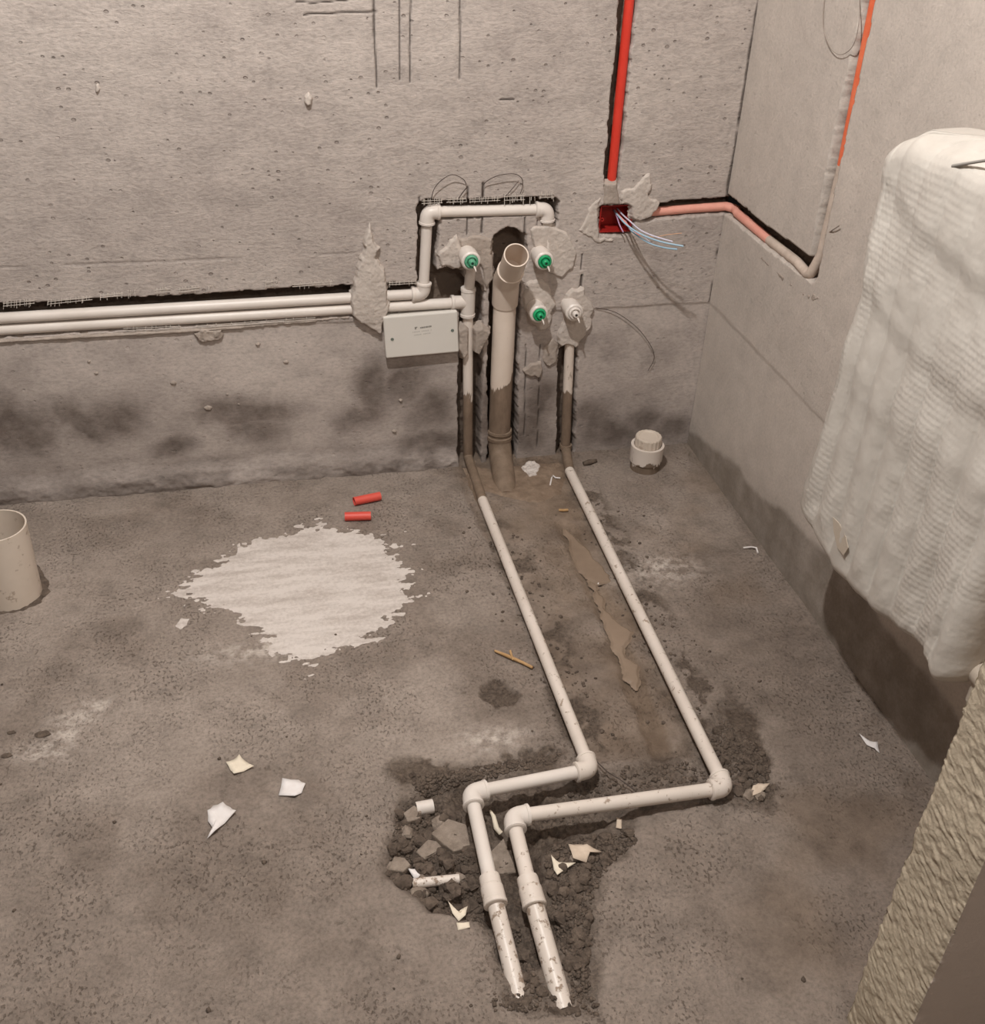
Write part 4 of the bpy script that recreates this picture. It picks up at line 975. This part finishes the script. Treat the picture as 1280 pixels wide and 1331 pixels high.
scatter(PXMID, 12, .006, .009, 'mortar clods between the pipe ends', 'dark crumbly mortar clod between the two lower pipe ends')
for x, y, s_, lb in ((57, 955, .013, 'flattened dark mud blob on the open floor beside a pale dusty streak'), (10, 983, .009, 'smaller dark mud blob beside the flattened one'), (16, 953, .007, 'tiny dark mud crumb beyond the flattened blob')):
    p = FL(x, y, 0); o = bpy.data.objects.new('mud_blob', CM[2]); COL.objects.link(o); o.location = (p[0], p[1], fh(p[0], p[1])+.001); o.scale = (s_, s_*.8, s_*.35); tag(o, lb, 'mud blob')
scatter([(672, 500), (682, 500), (684, 590), (676, 590)], 0, .004, .006, '', '')
def slabpiece(px, th, mat, label, tilt=(0, 0)):
    P = [FL(x, y, 0) for x, y in px]; h = max(fh(q[0], q[1]) for q in P)-.004; c = np.mean(P, 0)
    top = [Vector((q[0], q[1], h+th+tilt[0]*(q[0]-c[0])+tilt[1]*(q[1]-c[1])+RNG.uniform(-.002, .002))) for q in P]; n = len(top)
    V = [Vector((q.x, q.y, q.z-th)) for q in top]+top; F = [tuple(range(n))[::-1], tuple(range(n, 2*n))]+[(i, (i+1) % n, n+(i+1) % n, n+i) for i in range(n)]
    single('mortar_slab', (V, F), mat, label, 'mortar slab', smooth=False, bevel=.002)
slabpiece([(560, 1080), (582, 1064), (606, 1070), (612, 1095), (590, 1100), (575, 1090)], .016, M_CLODL, 'large flat pale mortar piece in the pit against the inner pipe', (.1, .2))
slabpiece([(540, 1098), (556, 1084), (570, 1084), (576, 1092), (560, 1100), (552, 1106)], .012, M_CLODL, 'curled pale mortar piece below the large flat one', (-.2, .3))
slabpiece([(504, 1128), (512, 1112), (526, 1114), (534, 1122), (524, 1130)], .012, M_CLODL, 'flat pale mortar piece at the outer rim of the pit', (.1, .2))
slabpiece([(636, 1100), (655, 1080), (668, 1110), (672, 1122), (638, 1126)], .010, M_CLODL, 'flat mortar slab lying between the two lower pipes', (0, .1))
slabpiece([(524, 1050), (538, 1042), (548, 1048), (546, 1058), (530, 1062)], .014, M_CLODL, 'pale knobbly mortar piece beside the stubby pipe offcut', (.1, .1))

# fine gravel everywhere nobody could count
def gravel():
    bm = bmesh.new(); bmesh.ops.create_icosphere(bm, subdivisions=1, radius=1.0); bv = np.array([v.co[:] for v in bm.verts]); bf = np.array([[v.index for v in f.verts] for f in bm.faces]); bm.free()
    pts = []
    pts += inside_px(PXPITL, 1500); pts += inside_px(PXRIGHT, 1700); pts += inside_px(PXELB, 1000); pts += inside_px(PXMID, 320); pts += inside_px(PXTOP, 1100)
    pts += inside_px([(770, 1000), (900, 985), (930, 1015), (800, 1035), (740, 1060), (690, 1050)], 380)
    pts += inside_px([(630, 1290), (780, 1290), (778, 1320), (640, 1316)], 180)
    for line, n, sp in (([(640, 690), (690, 810), (745, 950)], 200, 16), ([(770, 650), (850, 800), (935, 970)], 260, 20), ([(655, 680), (730, 840), (780, 970)], 150, 14), ([(596, 560), (600, 605)], 0, 3)):
        L_ = np.array(line, float)
        for i in range(n):
            t = RNG.uniform(0, len(line)-1.001); k = int(t); q = L_[k]+(L_[k+1]-L_[k])*(t-k); pts.append((q[0]+RNG.normal(0, sp), q[1]+RNG.normal(0, 4)))
    for i in range(90): pts.append((RNG.uniform(0, 1180), RNG.uniform(650, 1330)))
    P = np.array([FL(x, y, 0) for x, y in pts]); P = P[(P[:, 0] < -.02) & (P[:, 1] < -.02) & ~((P[:, 1] < -1.46) & (P[:, 0] > -.40))]
    n = len(P); h = Hfloor(P[:, 0][None], P[:, 1][None])[0][0]
    s = .0011 + .0034*RNG.random(n)**2.2; V = bv[None]*s[:, None, None]*RNG.uniform(.6, 1.35, (n, len(bv), 1))
    V[:, :, 2] *= .7; V += np.stack([P[:, 0], P[:, 1], h+s*.2], -1)[:, None]
    F = (bf[None]+(np.arange(n)*len(bv))[:, None, None]).reshape(-1, 3)
    V = V.reshape(-1, 3); me = bpy.data.meshes.new('gravel'); m = len(F)
    me.vertices.add(len(V)); me.vertices.foreach_set('co', V.astype(np.float32).ravel()); me.loops.add(m*3); me.loops.foreach_set('vertex_index', F.astype(np.int32).ravel())
    me.polygons.add(m); me.polygons.foreach_set('loop_start', np.arange(0, m*3, 3, dtype=np.int32)); me.polygons.foreach_set('loop_total', np.full(m, 3, dtype=np.int32))
    me.update(calc_edges=True); me.materials.append(M_CLOD)
    tag(link('fine_gravel', me), 'fine dark grit and crumbs scattered over the floor and trench', 'grit', kind='stuff')
gravel()
